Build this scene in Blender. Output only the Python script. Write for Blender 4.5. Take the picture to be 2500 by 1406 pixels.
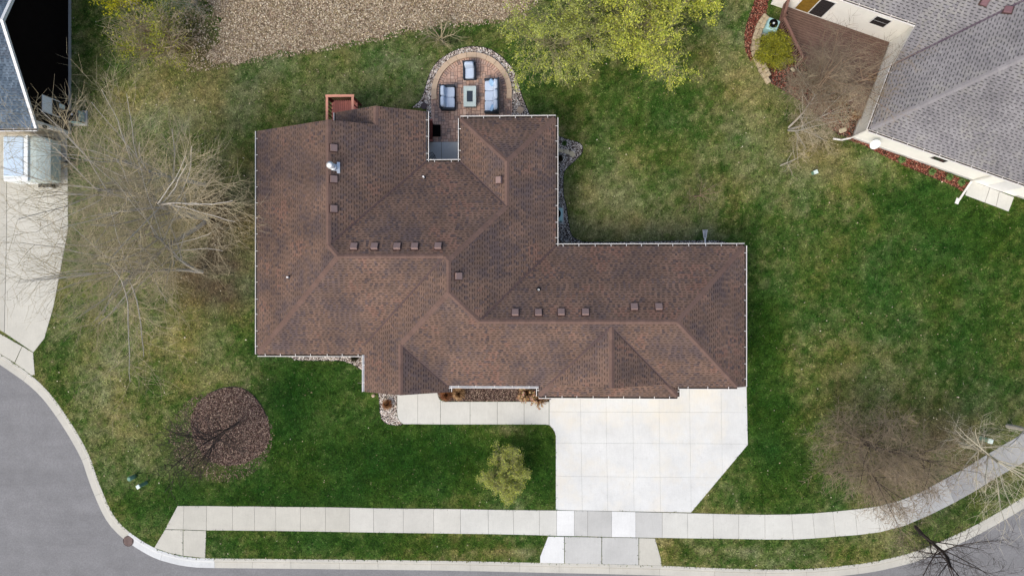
import bpy, bmesh, math, random
import numpy as np
from mathutils import Vector, Matrix
from mathutils.geometry import tessellate_polygon

# ------------------------------------------------------------------ scene, camera, light
scene = bpy.context.scene
for o in list(bpy.data.objects):
    bpy.data.objects.remove(o)
COL = scene.collection
R = math.radians

CAM_H = 41.667                     # drone height above the lawn (m)
TILT = math.atan(62 / 1666.67)     # the drone's gimbal is 2 degrees off plumb
FPX = 1666.67                      # 24 mm lens on a 36 mm wide frame of 2500 px

cam_data = bpy.data.cameras.new('camera')
cam_data.lens = 24.0
cam_data.sensor_width = 36.0
cam_data.clip_end = 2000
cam = bpy.data.objects.new('camera', cam_data)
cam.location = (0, 0, CAM_H)
cam.rotation_euler = (0, TILT, 0)
COL.objects.link(cam)
scene.camera = cam

SUN_EL, SUN_AZ = R(51), R(222)     # azimuth from north (+y) clockwise: light from lower left
world = bpy.data.worlds.new('World')
scene.world = world
world.use_nodes = True
wn = world.node_tree
bg = wn.nodes['Background']
sky = wn.nodes.new('ShaderNodeTexSky')
sky.sky_type = 'NISHITA'
sky.sun_disc = False
sky.sun_elevation = SUN_EL
sky.sun_rotation = SUN_AZ
sky.air_density = 1.0
sky.dust_density = 4.0
sky.ozone_density = 0.6
wn.links.new(sky.outputs[0], bg.inputs[0])
bg.inputs[1].default_value = 0.15

sun_data = bpy.data.lights.new('sun', 'SUN')
sun_data.energy = 0.95
sun_data.angle = R(28)
sun_data.color = (1.0, 0.975, 0.86)
sun = bpy.data.objects.new('sun', sun_data)
sun.rotation_euler = (R(90) - SUN_EL, 0, -SUN_AZ + math.pi)
sun.location = (-20, -20, 60)
COL.objects.link(sun)

scene.view_settings.view_transform = 'Standard'
scene.view_settings.look = 'None'
scene.view_settings.gamma = 1.0
scene.view_settings.use_curve_mapping = False
scene.view_settings.exposure = 0.50
try:
    scene.cycles.max_bounces = 5
    scene.cycles.diffuse_bounces = 3
except Exception:
    pass

rnd = random.Random(7)
rng = np.random.default_rng(11)
cT, sT = math.cos(TILT), math.sin(TILT)

def P(px, py, z=0.0):
    """where the line of sight through a photo pixel meets height z"""
    x, y = (px - 1250) / FPX, (703 - py) / FPX
    dx, dy, dz = x * cT - sT, y, -x * sT - cT
    t = (z - CAM_H) / dz
    return Vector((dx * t, dy * t, z))

def PP(pts, z=0.0):
    return [(v.x, v.y) for v in (P(a, b, z) for a, b in pts)]

def srgb(r, g, b, k=1.0):
    f = lambda c: ((c / 255 + 0.055) / 1.055) ** 2.4 if c > 10 else c / 255 / 12.92
    return (f(r) * k, f(g) * k, f(b) * k, 1.0)

# ------------------------------------------------------------------ materials
def new_mat(name):
    m = bpy.data.materials.new(name)
    m.use_nodes = True
    nt = m.node_tree
    return m, nt, nt.nodes['Principled BSDF']

def noise_node(nt, scale, detail=4, rough=0.6, vec=None):
    n = nt.nodes.new('ShaderNodeTexNoise')
    n.inputs['Scale'].default_value = scale
    n.inputs['Detail'].default_value = detail
    n.inputs['Roughness'].default_value = rough
    if vec is not None:
        nt.links.new(vec, n.inputs['Vector'])
    return n

def maprange(nt, src, lo, hi, a, b):
    n = nt.nodes.new('ShaderNodeMapRange')
    n.inputs['From Min'].default_value = lo
    n.inputs['From Max'].default_value = hi
    n.inputs['To Min'].default_value = a
    n.inputs['To Max'].default_value = b
    nt.links.new(src, n.inputs['Value'])
    return n.outputs[0]

def mixc(nt, fac, a, b, mode='MIX'):
    n = nt.nodes.new('ShaderNodeMix')
    n.data_type = 'RGBA'
    n.blend_type = mode
    for s, v in ((n.inputs[0], fac), (n.inputs[6], a), (n.inputs[7], b)):
        if isinstance(v, (int, float)):
            s.default_value = v
        elif isinstance(v, tuple):
            s.default_value = v
        else:
            nt.links.new(v, s)
    return n.outputs[2]

def scale_col(nt, col, fac):
    """col * fac (fac a value socket)"""
    n = nt.nodes.new('ShaderNodeVectorMath')
    n.operation = 'SCALE'
    if isinstance(col, tuple):
        n.inputs[0].default_value = col[:3]
    else:
        nt.links.new(col, n.inputs[0])
    nt.links.new(fac, n.inputs['Scale'])
    return n.outputs[0]

def bump(nt, bsdf, h, strength=0.4, dist=0.02):
    b = nt.nodes.new('ShaderNodeBump')
    b.inputs['Strength'].default_value = strength
    b.inputs['Distance'].default_value = dist
    nt.links.new(h, b.inputs['Height'])
    nt.links.new(b.outputs[0], bsdf.inputs['Normal'])

def mat_plain(name, col, rough=0.7, var=0.15, scale=6.0, metal=0.0, spec=0.3, objvar=0.0, bumpk=0.0):
    m, nt, b = new_mat(name)
    g = nt.nodes.new('ShaderNodeNewGeometry')
    n = noise_node(nt, scale, 5, 0.65, g.outputs['Position'])
    f = maprange(nt, n.outputs['Fac'], 0.25, 0.75, 1 - var, 1 + var)
    c = scale_col(nt, col, f)
    if objvar:
        oi = nt.nodes.new('ShaderNodeObjectInfo')
        c = scale_col(nt, c, maprange(nt, oi.outputs['Random'], 0, 1, 1 - objvar, 1 + objvar))
    nt.links.new(c, b.inputs['Base Color'])
    b.inputs['Roughness'].default_value = rough
    b.inputs['Metallic'].default_value = metal
    b.inputs['Specular IOR Level'].default_value = spec
    if bumpk:
        n2 = noise_node(nt, scale * 6, 4, 0.7, g.outputs['Position'])
        bump(nt, b, n2.outputs['Fac'], bumpk)
    return m

def mat_attr(name, rough=0.85, var=0.2, scale=20.0, big=0.0, bigscale=0.6, spec=0.15, bumpk=0.0, bumpscale=60, translucent=0.0):
    """colour comes from the mesh's own 'Col' attribute, broken up by noise"""
    m, nt, b = new_mat(name)
    a = nt.nodes.new('ShaderNodeAttribute')
    a.attribute_name = 'Col'
    g = nt.nodes.new('ShaderNodeNewGeometry')
    n = noise_node(nt, scale, 4, 0.7, g.outputs['Position'])
    c = scale_col(nt, a.outputs['Color'], maprange(nt, n.outputs['Fac'], 0.25, 0.75, 1 - var, 1 + var))
    if big:
        n2 = noise_node(nt, bigscale, 3, 0.6, g.outputs['Position'])
        c = scale_col(nt, c, maprange(nt, n2.outputs['Fac'], 0.3, 0.7, 1 - big, 1 + big))
    nt.links.new(c, b.inputs['Base Color'])
    b.inputs['Roughness'].default_value = rough
    b.inputs['Specular IOR Level'].default_value = spec
    if bumpk:
        n3 = noise_node(nt, bumpscale, 3, 0.7, g.outputs['Position'])
        bump(nt, b, n3.outputs['Fac'], bumpk, 0.03)
    if translucent:
        b.inputs['Subsurface Weight'].default_value = 0.0
    return m

def mat_concrete(name, col, stain=(0.30, 0.28, 0.24, 1), stain_amt=0.35, objvar=0.05, warm=None):
    m, nt, b = new_mat(name)
    g = nt.nodes.new('ShaderNodeNewGeometry')
    pos = g.outputs['Position']
    fine = noise_node(nt, 14, 6, 0.75, pos)
    big = noise_node(nt, 0.55, 5, 0.7, pos)
    spots = noise_node(nt, 2.3, 6, 0.8, pos)
    c = scale_col(nt, col, maprange(nt, fine.outputs['Fac'], 0.2, 0.8, 0.93, 1.07))
    c = scale_col(nt, c, maprange(nt, big.outputs['Fac'], 0.3, 0.7, 0.89, 1.05))
    sm = maprange(nt, spots.outputs['Fac'], 0.57, 0.80, 0.0, stain_amt)
    c = mixc(nt, sm, c, stain)
    if warm is not None:
        w = noise_node(nt, 0.35, 4, 0.7, pos)
        w.noise_dimensions = '4D'
        w.inputs['W'].default_value = 3.3
        c = mixc(nt, maprange(nt, w.outputs['Fac'], 0.47, 0.70, 0.0, 0.75), c, warm)
    # broom finish: faint streaks
    mp = nt.nodes.new('ShaderNodeMapping')
    mp.inputs['Scale'].default_value = (22, 1.2, 1)
    nt.links.new(pos, mp.inputs['Vector'])
    st = noise_node(nt, 1.0, 3, 0.6, mp.outputs[0])
    c = scale_col(nt, c, maprange(nt, st.outputs['Fac'], 0.3, 0.7, 0.97, 1.03))
    oi = nt.nodes.new('ShaderNodeObjectInfo')
    c = scale_col(nt, c, maprange(nt, oi.outputs['Random'], 0, 1, 1 - objvar, 1 + objvar))
    nt.links.new(c, b.inputs['Base Color'])
    b.inputs['Roughness'].default_value = 0.85
    b.inputs['Specular IOR Level'].default_value = 0.2
    bump(nt, b, fine.outputs['Fac'], 0.15, 0.004)
    return m

MAT = {}
MAT['white'] = mat_plain('white_paint', (0.72, 0.72, 0.71, 1), 0.5, 0.06)
MAT['gutter'] = mat_plain('gutter_white', (0.80, 0.78, 0.74, 1), 0.45, 0.05)
MAT['debris'] = mat_plain('gutter_debris', (0.05, 0.038, 0.03, 1), 0.95, 0.6, 9)
MAT['gutter_in'] = mat_plain('gutter_inside', (0.42, 0.43, 0.45, 1), 0.5, 0.3, 4)
MAT['siding'] = mat_plain('siding_tan', (0.42, 0.37, 0.30, 1), 0.7, 0.06)
MAT['cream'] = mat_plain('stucco_cream', (0.87, 0.86, 0.80, 1), 0.85, 0.05, 2.0, bumpk=0.15)
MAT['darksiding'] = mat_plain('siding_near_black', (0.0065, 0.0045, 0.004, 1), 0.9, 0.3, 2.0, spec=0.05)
MAT['glass'] = mat_plain('window_glass', (0.02, 0.022, 0.025, 1), 0.08, 0.1, spec=0.5)
MAT['blind'] = mat_plain('window_blind', (0.85, 0.87, 0.88, 1), 0.6, 0.05)
MAT['curtain'] = mat_plain('window_curtain', (0.22, 0.13, 0.02, 1), 0.25, 0.4, 5)
MAT['vent'] = mat_plain('vent_brown', srgb(142, 120, 114), 0.6, 0.08)
MAT['vent_dark'] = mat_plain('vent_dark_brown', srgb(70, 52, 48), 0.7, 0.08)
MAT['cap'] = mat_plain('ridge_cap_brown', srgb(109, 89, 81), 0.95, 0.16, 14, spec=0.08, objvar=0.09)
MAT['capgrey'] = mat_plain('ridge_cap_grey', srgb(136, 133, 134), 0.95, 0.14, 14, spec=0.08, objvar=0.08)
MAT['capblue'] = mat_plain('ridge_cap_blue', srgb(96, 110, 124), 0.95, 0.14, 14, spec=0.08, objvar=0.08)
MAT['valley'] = mat_plain('valley_metal', srgb(84, 68, 66), 0.6, 0.1)
MAT['valley_dark'] = mat_plain('valley_dark_metal', srgb(84, 72, 82), 0.6, 0.1)
MAT['shingle'] = mat_attr('shingle_granules', 0.95, 0.24, 30, 0.15, 0.45, spec=0.06, bumpk=0.3)
MAT['galv'] = mat_plain('galvanised', (0.62, 0.66, 0.70, 1), 0.35, 0.1, metal=0.3)
MAT['pvc'] = mat_plain('pvc_white', (0.8, 0.8, 0.79, 1), 0.4, 0.05)
MAT['black'] = mat_plain('black_cover', (0.0035, 0.0035, 0.004, 1), 0.9, 0.3, spec=0.05)
MAT['blackmetal'] = mat_plain('black_metal', (0.012, 0.012, 0.013, 1), 0.5, 0.3)
MAT['redwood'] = mat_plain('red_stained_wood', srgb(178, 112, 100), 0.75, 0.14, 9, objvar=0.07)
MAT['redrail'] = mat_plain('red_stained_rail', srgb(208, 146, 124), 0.7, 0.12, 9, objvar=0.05)
MAT['redbal'] = mat_plain('red_stained_baluster', srgb(96, 44, 34), 0.75, 0.2, 9, objvar=0.1)
MAT['brownwood'] = mat_plain('brown_deck_wood', srgb(112, 90, 80), 0.8, 0.2, 6, objvar=0.10)
MAT['brownrail'] = mat_plain('brown_rail_wood', srgb(118, 88, 78), 0.8, 0.15, 6, objvar=0.08)
MAT['wicker'] = mat_plain('dark_wicker', srgb(50, 58, 68), 0.75, 0.35, 40, bumpk=0.6)
MAT['cushion'] = mat_plain('cushion_pale_blue', srgb(186, 200, 218), 0.95, 0.04, 6, spec=0.1, bumpk=0.05)
MAT['pillow'] = mat_plain('pillow_blue', srgb(150, 185, 218), 0.95, 0.06, 8, spec=0.1)
MAT['firestone'] = mat_plain('fire_table_stone', srgb(176, 190, 188), 0.7, 0.12, 9)
MAT['fireglass'] = mat_plain('fire_table_lava', srgb(44, 54, 66), 0.6, 0.4, 50, bumpk=0.8)
MAT['capstone'] = mat_plain('patio_cap_stone', srgb(188, 166, 142), 0.9, 0.12, 3, objvar=0.06, bumpk=0.2)
MAT['flag'] = mat_plain('flagstone', srgb(182, 172, 146), 0.9, 0.1, 5, objvar=0.05, bumpk=0.2)
MAT['wallstone'] = mat_plain('wall_limestone', srgb(168, 154, 128), 0.9, 0.25, 7, objvar=0.16, bumpk=0.5)
MAT['teal'] = mat_plain('metal_pale_teal', srgb(150, 186, 186), 0.5, 0.06)
MAT['pedgreen'] = mat_plain('pedestal_green', srgb(104, 142, 122), 0.55, 0.08)
MAT['pedtop'] = mat_plain('pedestal_pale', srgb(206, 222, 214), 0.5, 0.06)
MAT['rubber'] = mat_plain('tyre_rubber', (0.012, 0.012, 0.013, 1), 0.8, 0.3)
MAT['trailer'] = mat_plain('trailer_white', srgb(232, 238, 238), 0.4, 0.05, 3)
MAT['trailerroof'] = mat_plain('trailer_roof_blue_white', srgb(190, 208, 224), 0.45, 0.07, 2)
MAT['trailernose'] = mat_plain('trailer_nose_grey', srgb(190, 202, 196), 0.45, 0.06, 3)
MAT['iron'] = mat_plain('cast_iron', srgb(74, 62, 62), 0.6, 0.3, 15)
MAT['soil'] = mat_plain('dark_soil', srgb(58, 46, 38), 1.0, 0.3, 8, spec=0.05)
MAT['joint'] = mat_plain('joint_grit', srgb(96, 90, 80), 1.0, 0.3, 9, spec=0.05)  # dark grit in the joints between slabs
MAT['paverjoint'] = mat_plain('paver_joint_sand', srgb(84, 70, 64), 1.0, 0.3, 9, spec=0.05)
MAT['rock'] = mat_attr('river_rock', 0.7, 0.12, 40, spec=0.25)
MAT['chip'] = mat_attr('mulch_chip', 0.95, 0.2, 30, spec=0.05)
MAT['grassblade'] = mat_attr('grass_blade', 0.9, 0.1, 8, spec=0.1)
MAT['leaf'] = mat_attr('spring_leaf', 0.75, 0.15, 10, spec=0.2)
MAT['lawn'] = mat_attr('lawn_turf', 1.0, 0.55, 13, 0.10, 1.7, spec=0.03, bumpk=1.0, bumpscale=22)
MAT['bark_grey'] = mat_plain('bark_pale_grey', srgb(180, 174, 164), 0.9, 0.22, 8, spec=0.1)
MAT['bark_brown'] = mat_plain('bark_brown', srgb(140, 118, 98), 0.9, 0.2, 8, spec=0.1)
MAT['bark_dark'] = mat_plain('bark_dark', srgb(66, 58, 54), 0.9, 0.25, 8, spec=0.1)
MAT['bark_olive'] = mat_plain('bark_olive', srgb(140, 134, 100), 0.9, 0.25, 8, spec=0.1)
MAT['bark_white'] = mat_plain('bark_bleached', srgb(190, 182, 160), 0.9, 0.25, 8, spec=0.1)
MAT['twig_tan'] = mat_plain('twig_tan', srgb(170, 158, 130), 0.9, 0.22, 3, spec=0.1)
MAT['twig_taupe'] = mat_plain('twig_taupe', srgb(138, 124, 104), 0.9, 0.22, 3, spec=0.1)
MAT['dryhead'] = mat_attr('dry_flower', 0.95, 0.2, 30, spec=0.05)
MAT['conc_tan'] = mat_concrete('concrete_tan', (0.50, 0.487, 0.425, 1), objvar=0.05)
MAT['conc_cream'] = mat_concrete('concrete_cream', (0.575, 0.575, 0.53, 1), objvar=0.03)
MAT['conc_mid'] = mat_concrete('concrete_mid', (0.54, 0.532, 0.48, 1), objvar=0.04)
MAT['conc_grey'] = mat_concrete('concrete_grey', (0.485, 0.487, 0.465, 1), objvar=0.03)
MAT['conc_dark'] = mat_concrete('concrete_dark_grey', (0.345, 0.345, 0.335, 1), objvar=0.04)
MAT['conc_white'] = mat_concrete('concrete_new_white', (0.69, 0.70, 0.685, 1), stain_amt=0.05, objvar=0.01)
MAT['conc_drive'] = mat_concrete('concrete_driveway', (0.635, 0.645, 0.625, 1), stain=(0.44, 0.44, 0.42, 1), stain_amt=0.7, objvar=0.012, warm=(0.68, 0.64, 0.54, 1))
MAT['conc_patio'] = mat_concrete('concrete_blue_grey', (0.52, 0.54, 0.54, 1), stain=(0.70, 0.75, 0.75, 1), stain_amt=0.8, objvar=0.03)  # pale blue-grey concrete with lighter blotches
MAT['conc_kerb'] = mat_concrete('concrete_kerb', (0.50, 0.487, 0.43, 1), stain=(0.25, 0.23, 0.20, 1), stain_amt=0.6, objvar=0.04)
MAT['grime_shade'] = mat_concrete('kerb_flow_line_grime_shade', (0.30, 0.285, 0.25, 1), stain=(0.14, 0.125, 0.11, 1), stain_amt=0.7, objvar=0.1)  # dark strip at the kerb foot: dirt, plus shading put into the colour
MAT['conc_kerbwhite'] = mat_concrete('concrete_kerb_new', (0.585, 0.60, 0.595, 1), stain=(0.36, 0.40, 0.38, 1), stain_amt=0.6, objvar=0.02)

def mat_paver():
    m, nt, b = new_mat('paver_clay')
    oi = nt.nodes.new('ShaderNodeObjectInfo')
    cr = nt.nodes.new('ShaderNodeValToRGB')
    e = cr.color_ramp.elements
    e[0].position = 0.0; e[0].color = srgb(176, 146, 132)
    e[1].position = 1.0; e[1].color = srgb(150, 134, 126)
    for p, c in ((0.25, srgb(192, 160, 142)), (0.5, srgb(164, 140, 128)), (0.72, srgb(198, 172, 156)), (0.86, srgb(146, 126, 118))):
        k = e.new(p); k.color = c
    nt.links.new(oi.outputs['Random'], cr.inputs[0])
    g = nt.nodes.new('ShaderNodeNewGeometry')
    n = noise_node(nt, 12, 5, 0.7, g.outputs['Position'])
    c = scale_col(nt, cr.outputs[0], maprange(nt, n.outputs['Fac'], 0.25, 0.75, 0.85, 1.15))
    nt.links.new(c, b.inputs['Base Color'])
    b.inputs['Roughness'].default_value = 0.9
    b.inputs['Specular IOR Level'].default_value = 0.15
    bump(nt, b, n.outputs['Fac'], 0.3, 0.006)
    return m
MAT['paver'] = mat_paver()

def mat_asphalt():
    m, nt, b = new_mat('asphalt_aged')
    g = nt.nodes.new('ShaderNodeNewGeometry')
    pos = g.outputs['Position']
    fine = noise_node(nt, 10, 8, 0.9, pos)
    mid = noise_node(nt, 0.7, 6, 0.75, pos)
    mp = nt.nodes.new('ShaderNodeMapping')
    mp.inputs['Rotation'].default_value = (0, 0, R(-38))
    mp.inputs['Scale'].default_value = (0.12, 0.9, 1)
    nt.links.new(pos, mp.inputs['Vector'])
    streak = noise_node(nt, 1.0, 4, 0.6, mp.outputs[0])
    c = scale_col(nt, (0.205, 0.205, 0.208, 1), maprange(nt, fine.outputs['Fac'], 0.25, 0.75, 0.62, 1.38))
    c = scale_col(nt, c, maprange(nt, mid.outputs['Fac'], 0.3, 0.7, 0.88, 1.10))
    c = scale_col(nt, c, maprange(nt, streak.outputs['Fac'], 0.35, 0.7, 0.92, 1.07))
    nt.links.new(c, b.inputs['Base Color'])
    b.inputs['Roughness'].default_value = 0.9
    b.inputs['Specular IOR Level'].default_value = 0.2
    bump(nt, b, fine.outputs['Fac'], 0.5, 0.01)
    return m
MAT['asphalt'] = mat_asphalt()

# ------------------------------------------------------------------ object helpers
WL = {}                                        # world location of each object's origin

def thing(name, label, cat, loc=(0, 0, 0), group=None):
    o = bpy.data.objects.new(name, None)
    o.empty_display_size = 0.3
    o.location = loc
    COL.objects.link(o)
    WL[o.name] = Vector(loc)
    tag(o, label, cat, group)
    return o

def tag(o, label=None, cat=None, group=None, kind=None):
    if label: o['label'] = label
    if cat: o['category'] = cat
    if group: o['group'] = group
    if kind: o['kind'] = kind
    return o

class MB:
    def __init__(self):
        self.v, self.f, self.c = [], [], []
    def add(self, vs, fs, col=None):
        b = len(self.v)
        self.v += [tuple(p) for p in vs]
        self.f += [tuple(i + b for i in f) for f in fs]
        if col is not None:
            self.c += [col] * len(fs)
    def box(self, c, s, rz=0.0, col=None, M=None):
        hx, hy, hz = s[0] / 2, s[1] / 2, s[2] / 2
        vs = [Vector((x, y, z)) for x in (-hx, hx) for y in (-hy, hy) for z in (-hz, hz)]
        if M is None:
            M = Matrix.Rotation(rz, 3, 'Z')
        vs = [M @ v + Vector(c) for v in vs]
        self.add(vs, [(0, 1, 3, 2), (4, 6, 7, 5), (0, 4, 5, 1), (2, 3, 7, 6), (0, 2, 6, 4), (1, 5, 7, 3)], col)
    def rbox(self, c, s, r=0.04, rz=0.0, M=None, col=None):
        """box with chamfered edges"""
        hx, hy, hz = s[0] / 2, s[1] / 2, s[2] / 2
        r = min(r, hx * .9, hy * .9, hz * .9)
        vs, idx = [], {}
        for sx in (-1, 1):
            for sy in (-1, 1):
                for sz in (-1, 1):
                    for ax in range(3):
                        p = [sx * (hx - r), sy * (hy - r), sz * (hz - r)]
                        p[ax] = (sx * hx, sy * hy, sz * hz)[ax]
                        idx[(sx, sy, sz, ax)] = len(vs)
                        vs.append(Vector(p))
        fs = []
        for ax in range(3):
            o1, o2 = [a for a in range(3) if a != ax]
            for s_ in (-1, 1):
                q = []
                for a, b in ((-1, -1), (1, -1), (1, 1), (-1, 1)):
                    k = [0, 0, 0]; k[ax] = s_; k[o1] = a; k[o2] = b
                    q.append(idx[(*k, ax)])
                fs.append(q)
            # edge faces along axis ax
            for a in (-1, 1):
                for b in (-1, 1):
                    k0 = [0, 0, 0]; k0[o1] = a; k0[o2] = b
                    kA = list(k0); kA[ax] = -1; kB = list(k0); kB[ax] = 1
                    fs.append([idx[(*kA, o1)], idx[(*kB, o1)], idx[(*kB, o2)], idx[(*kA, o2)]])
        for sx in (-1, 1):
            for sy in (-1, 1):
                for sz in (-1, 1):
                    fs.append([idx[(sx, sy, sz, a)] for a in range(3)])
        if M is None:
            M = Matrix.Rotation(rz, 3, 'Z')
        self.add([M @ v + Vector(c) for v in vs], fs, col)
    def puff(self, c, s, e=0.45, rz=0.0, M=None, nu=16, nv=9, col=None):
        """superellipsoid cushion"""
        sp = lambda t: math.copysign(abs(math.cos(t)) ** e, math.cos(t))
        ss = lambda t: math.copysign(abs(math.sin(t)) ** e, math.sin(t))
        if M is None:
            M = Matrix.Rotation(rz, 3, 'Z')
        vs, fs = [], []
        for j in range(nv + 1):
            b = -math.pi / 2 + math.pi * j / nv
            for i in range(nu):
                a = 2 * math.pi * i / nu
                vs.append(M @ Vector((s[0] / 2 * sp(b) * sp(a), s[1] / 2 * sp(b) * ss(a), s[2] / 2 * ss(b))) + Vector(c))
        for j in range(nv):
            for i in range(nu):
                i2 = (i + 1) % nu
                fs.append((j * nu + i, j * nu + i2, (j + 1) * nu + i2, (j + 1) * nu + i))
        self.add(vs, fs, col)
    def tube(self, p0, p1, r0, r1=None, n=8, cap=True, col=None):
        p0, p1 = Vector(p0), Vector(p1)
        r1 = r0 if r1 is None else r1
        d = (p1 - p0).normalized()
        a = d.orthogonal().normalized(); b = d.cross(a)
        vs = []
        for p, r in ((p0, r0), (p1, r1)):
            for i in range(n):
                t = 2 * math.pi * i / n
                vs.append(p + a * (r * math.cos(t)) + b * (r * math.sin(t)))
        fs = [(i, (i + 1) % n, n + (i + 1) % n, n + i) for i in range(n)]
        if cap:
            fs += [tuple(range(n - 1, -1, -1)), tuple(range(n, 2 * n))]
        self.add(vs, fs, col)
    def prism(self, pts, z0, z1, col=None):
        """vertical extrusion of a plan polygon (any simple polygon)"""
        pts = clean(pts)
        n = len(pts)
        if n < 3: return
        if area2(pts) < 0: pts = pts[::-1]
        vs = [(x, y, z0) for x, y in pts] + [(x, y, z1) for x, y in pts]
        fs = [(i, (i + 1) % n, n + (i + 1) % n, n + i) for i in range(n)]
        tri = tessellate_polygon([[Vector((x, y, 0)) for x, y in pts]])
        for t in tri:
            t = list(t)
            a, b, c = (pts[i] for i in t)
            if (b[0] - a[0]) * (c[1] - a[1]) - (b[1] - a[1]) * (c[0] - a[0]) < 0: t = t[::-1]
            fs.append(tuple(n + i for i in t))
        self.add(vs, fs, col)
    def sheet(self, pts, z, col=None):
        pts = clean(pts)
        if area2(pts) < 0: pts = pts[::-1]
        vs = [(x, y, z) for x, y in pts]
        fs = []
        for t in tessellate_polygon([[Vector((x, y, 0)) for x, y in pts]]):
            t = list(t)
            a, b, c = (pts[i] for i in t)
            if (b[0] - a[0]) * (c[1] - a[1]) - (b[1] - a[1]) * (c[0] - a[0]) < 0: t = t[::-1]
            fs.append(tuple(t))
        self.add(vs, fs, col)
    def mesh(self, name, org=(0, 0, 0), smooth=False):
        me = bpy.data.meshes.new(name)
        ox, oy, oz = org
        me.from_pydata([(x - ox, y - oy, z - oz) for x, y, z in self.v], [], self.f)
        if self.c:
            at = me.color_attributes.new('Col', 'FLOAT_COLOR', 'CORNER')
            cnt = np.array([len(f) for f in self.f])
            arr = np.repeat(np.array([(c[0], c[1], c[2], 1.0) for c in self.c], dtype=np.float32), cnt, axis=0)
            at.data.foreach_set('color', arr.ravel())
        if smooth:
            me.polygons.foreach_set('use_smooth', [True] * len(me.polygons))
        me.update()
        return me
    def build(self, name, mat, parent=None, smooth=False, org=None):
        if parent is not None:
            org = WL[parent.name]
        elif org is None:
            org = Vector((0, 0, 0))
        me = self.mesh(name, org, smooth)
        me.materials.append(MAT[mat] if isinstance(mat, str) else mat)
        o = bpy.data.objects.new(name, me)
        COL.objects.link(o)
        if parent is not None:
            o.parent = parent
        else:
            o.location = org
        WL[o.name] = Vector(org)
        return o

def place(name, me, parent, loc, rz=0.0, scl=None):
    """an object on shared mesh data"""
    o = bpy.data.objects.new(name, me)
    COL.objects.link(o)
    off = WL[parent.name] if parent is not None else Vector((0, 0, 0))
    o.parent = parent
    o.location = Vector(loc) - off
    o.rotation_euler = (0, 0, rz)
    if scl: o.scale = scl
    WL[o.name] = Vector(loc)
    return o

def np_mesh(name, verts, nper, cols, mat, parent=None, kind=None):
    """verts (n*nper,3) forming n faces of nper corners, one colour for each face"""
    n = len(verts) // nper
    me = bpy.data.meshes.new(name)
    me.vertices.add(len(verts))
    me.vertices.foreach_set('co', np.ascontiguousarray(verts, dtype=np.float32).ravel())
    me.loops.add(len(verts))
    me.loops.foreach_set('vertex_index', np.arange(len(verts), dtype=np.int32))
    me.polygons.add(n)
    me.polygons.foreach_set('loop_start', np.arange(0, n * nper, nper, dtype=np.int32))
    me.update(calc_edges=True)
    if cols is not None:
        at = me.color_attributes.new('Col', 'FLOAT_COLOR', 'CORNER')
        c4 = np.ones((n, 4), dtype=np.float32); c4[:, :3] = cols
        at.data.foreach_set('color', np.repeat(c4, nper, axis=0).ravel())
    me.materials.append(MAT[mat])
    o = bpy.data.objects.new(name, me)
    COL.objects.link(o)
    if parent is not None:
        o.parent = parent
        w = WL[parent.name]
        o.location = (-w.x, -w.y, -w.z)
    WL[o.name] = Vector((0, 0, 0))
    if kind: o['kind'] = kind
    return o

# ------------------------------------------------------------------ plan geometry
def area2(p):
    return sum(p[i][0] * p[(i + 1) % len(p)][1] - p[(i + 1) % len(p)][0] * p[i][1] for i in range(len(p)))

def clean(p):
    q = []
    for a in p:
        if not q or abs(a[0] - q[-1][0]) + abs(a[1] - q[-1][1]) > 1e-5: q.append((a[0], a[1]))
    if len(q) > 1 and abs(q[0][0] - q[-1][0]) + abs(q[0][1] - q[-1][1]) < 1e-5: q.pop()
    return q

def clip(poly, h):
    """keep a*x+b*y+c >= 0"""
    a, b, c = h
    out = []
    n = len(poly)
    for i in range(n):
        p, q = poly[i], poly[(i + 1) % n]
        dp, dq = a * p[0] + b * p[1] + c, a * q[0] + b * q[1] + c
        if dp >= 0: out.append(p)
        if (dp > 0 and dq < 0) or (dp < 0 and dq > 0):
            t = dp / (dp - dq)
            out.append((p[0] + (q[0] - p[0]) * t, p[1] + (q[1] - p[1]) * t))
    return out

def halfplanes(poly):
    if area2(poly) < 0: poly = poly[::-1]
    hs = []
    for i in range(len(poly)):
        (x0, y0), (x1, y1) = poly[i], poly[(i + 1) % len(poly)]
        a, b = -(y1 - y0), (x1 - x0)
        l = math.hypot(a, b) or 1
        hs.append((a / l, b / l, -(a * x0 + b * y0) / l))
    return hs

def clip_to(poly, hs):
    for h in hs:
        poly = clip(poly, h)
        if len(poly) < 3: return []
    return poly

def inset(poly, d):
    """move every edge of a simple polygon inwards by d"""
    if area2(poly) < 0: poly = poly[::-1]
    hs = halfplanes(poly)
    n = len(poly); out = []
    for i in range(n):
        a1, b1, c1 = hs[i - 1]; a2, b2, c2 = hs[i]
        c1 -= d; c2 -= d
        det = a1 * b2 - a2 * b1
        if abs(det) < 1e-4:
            out.append((poly[i][0] + a2 * d, poly[i][1] + b2 * d))
        else:
            out.append(((b1 * c2 - b2 * c1) / det, (a2 * c1 - a1 * c2) / det))
    return out

def inside_np(poly, x, y):
    r = np.zeros(x.shape, bool)
    n = len(poly)
    for i in range(n):
        x0, y0 = poly[i]; x1, y1 = poly[(i + 1) % n]
        if y0 == y1: continue
        c = ((y0 > y) != (y1 > y)) & (x < (x1 - x0) * (y - y0) / (y1 - y0) + x0)
        r ^= c
    return r

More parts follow.
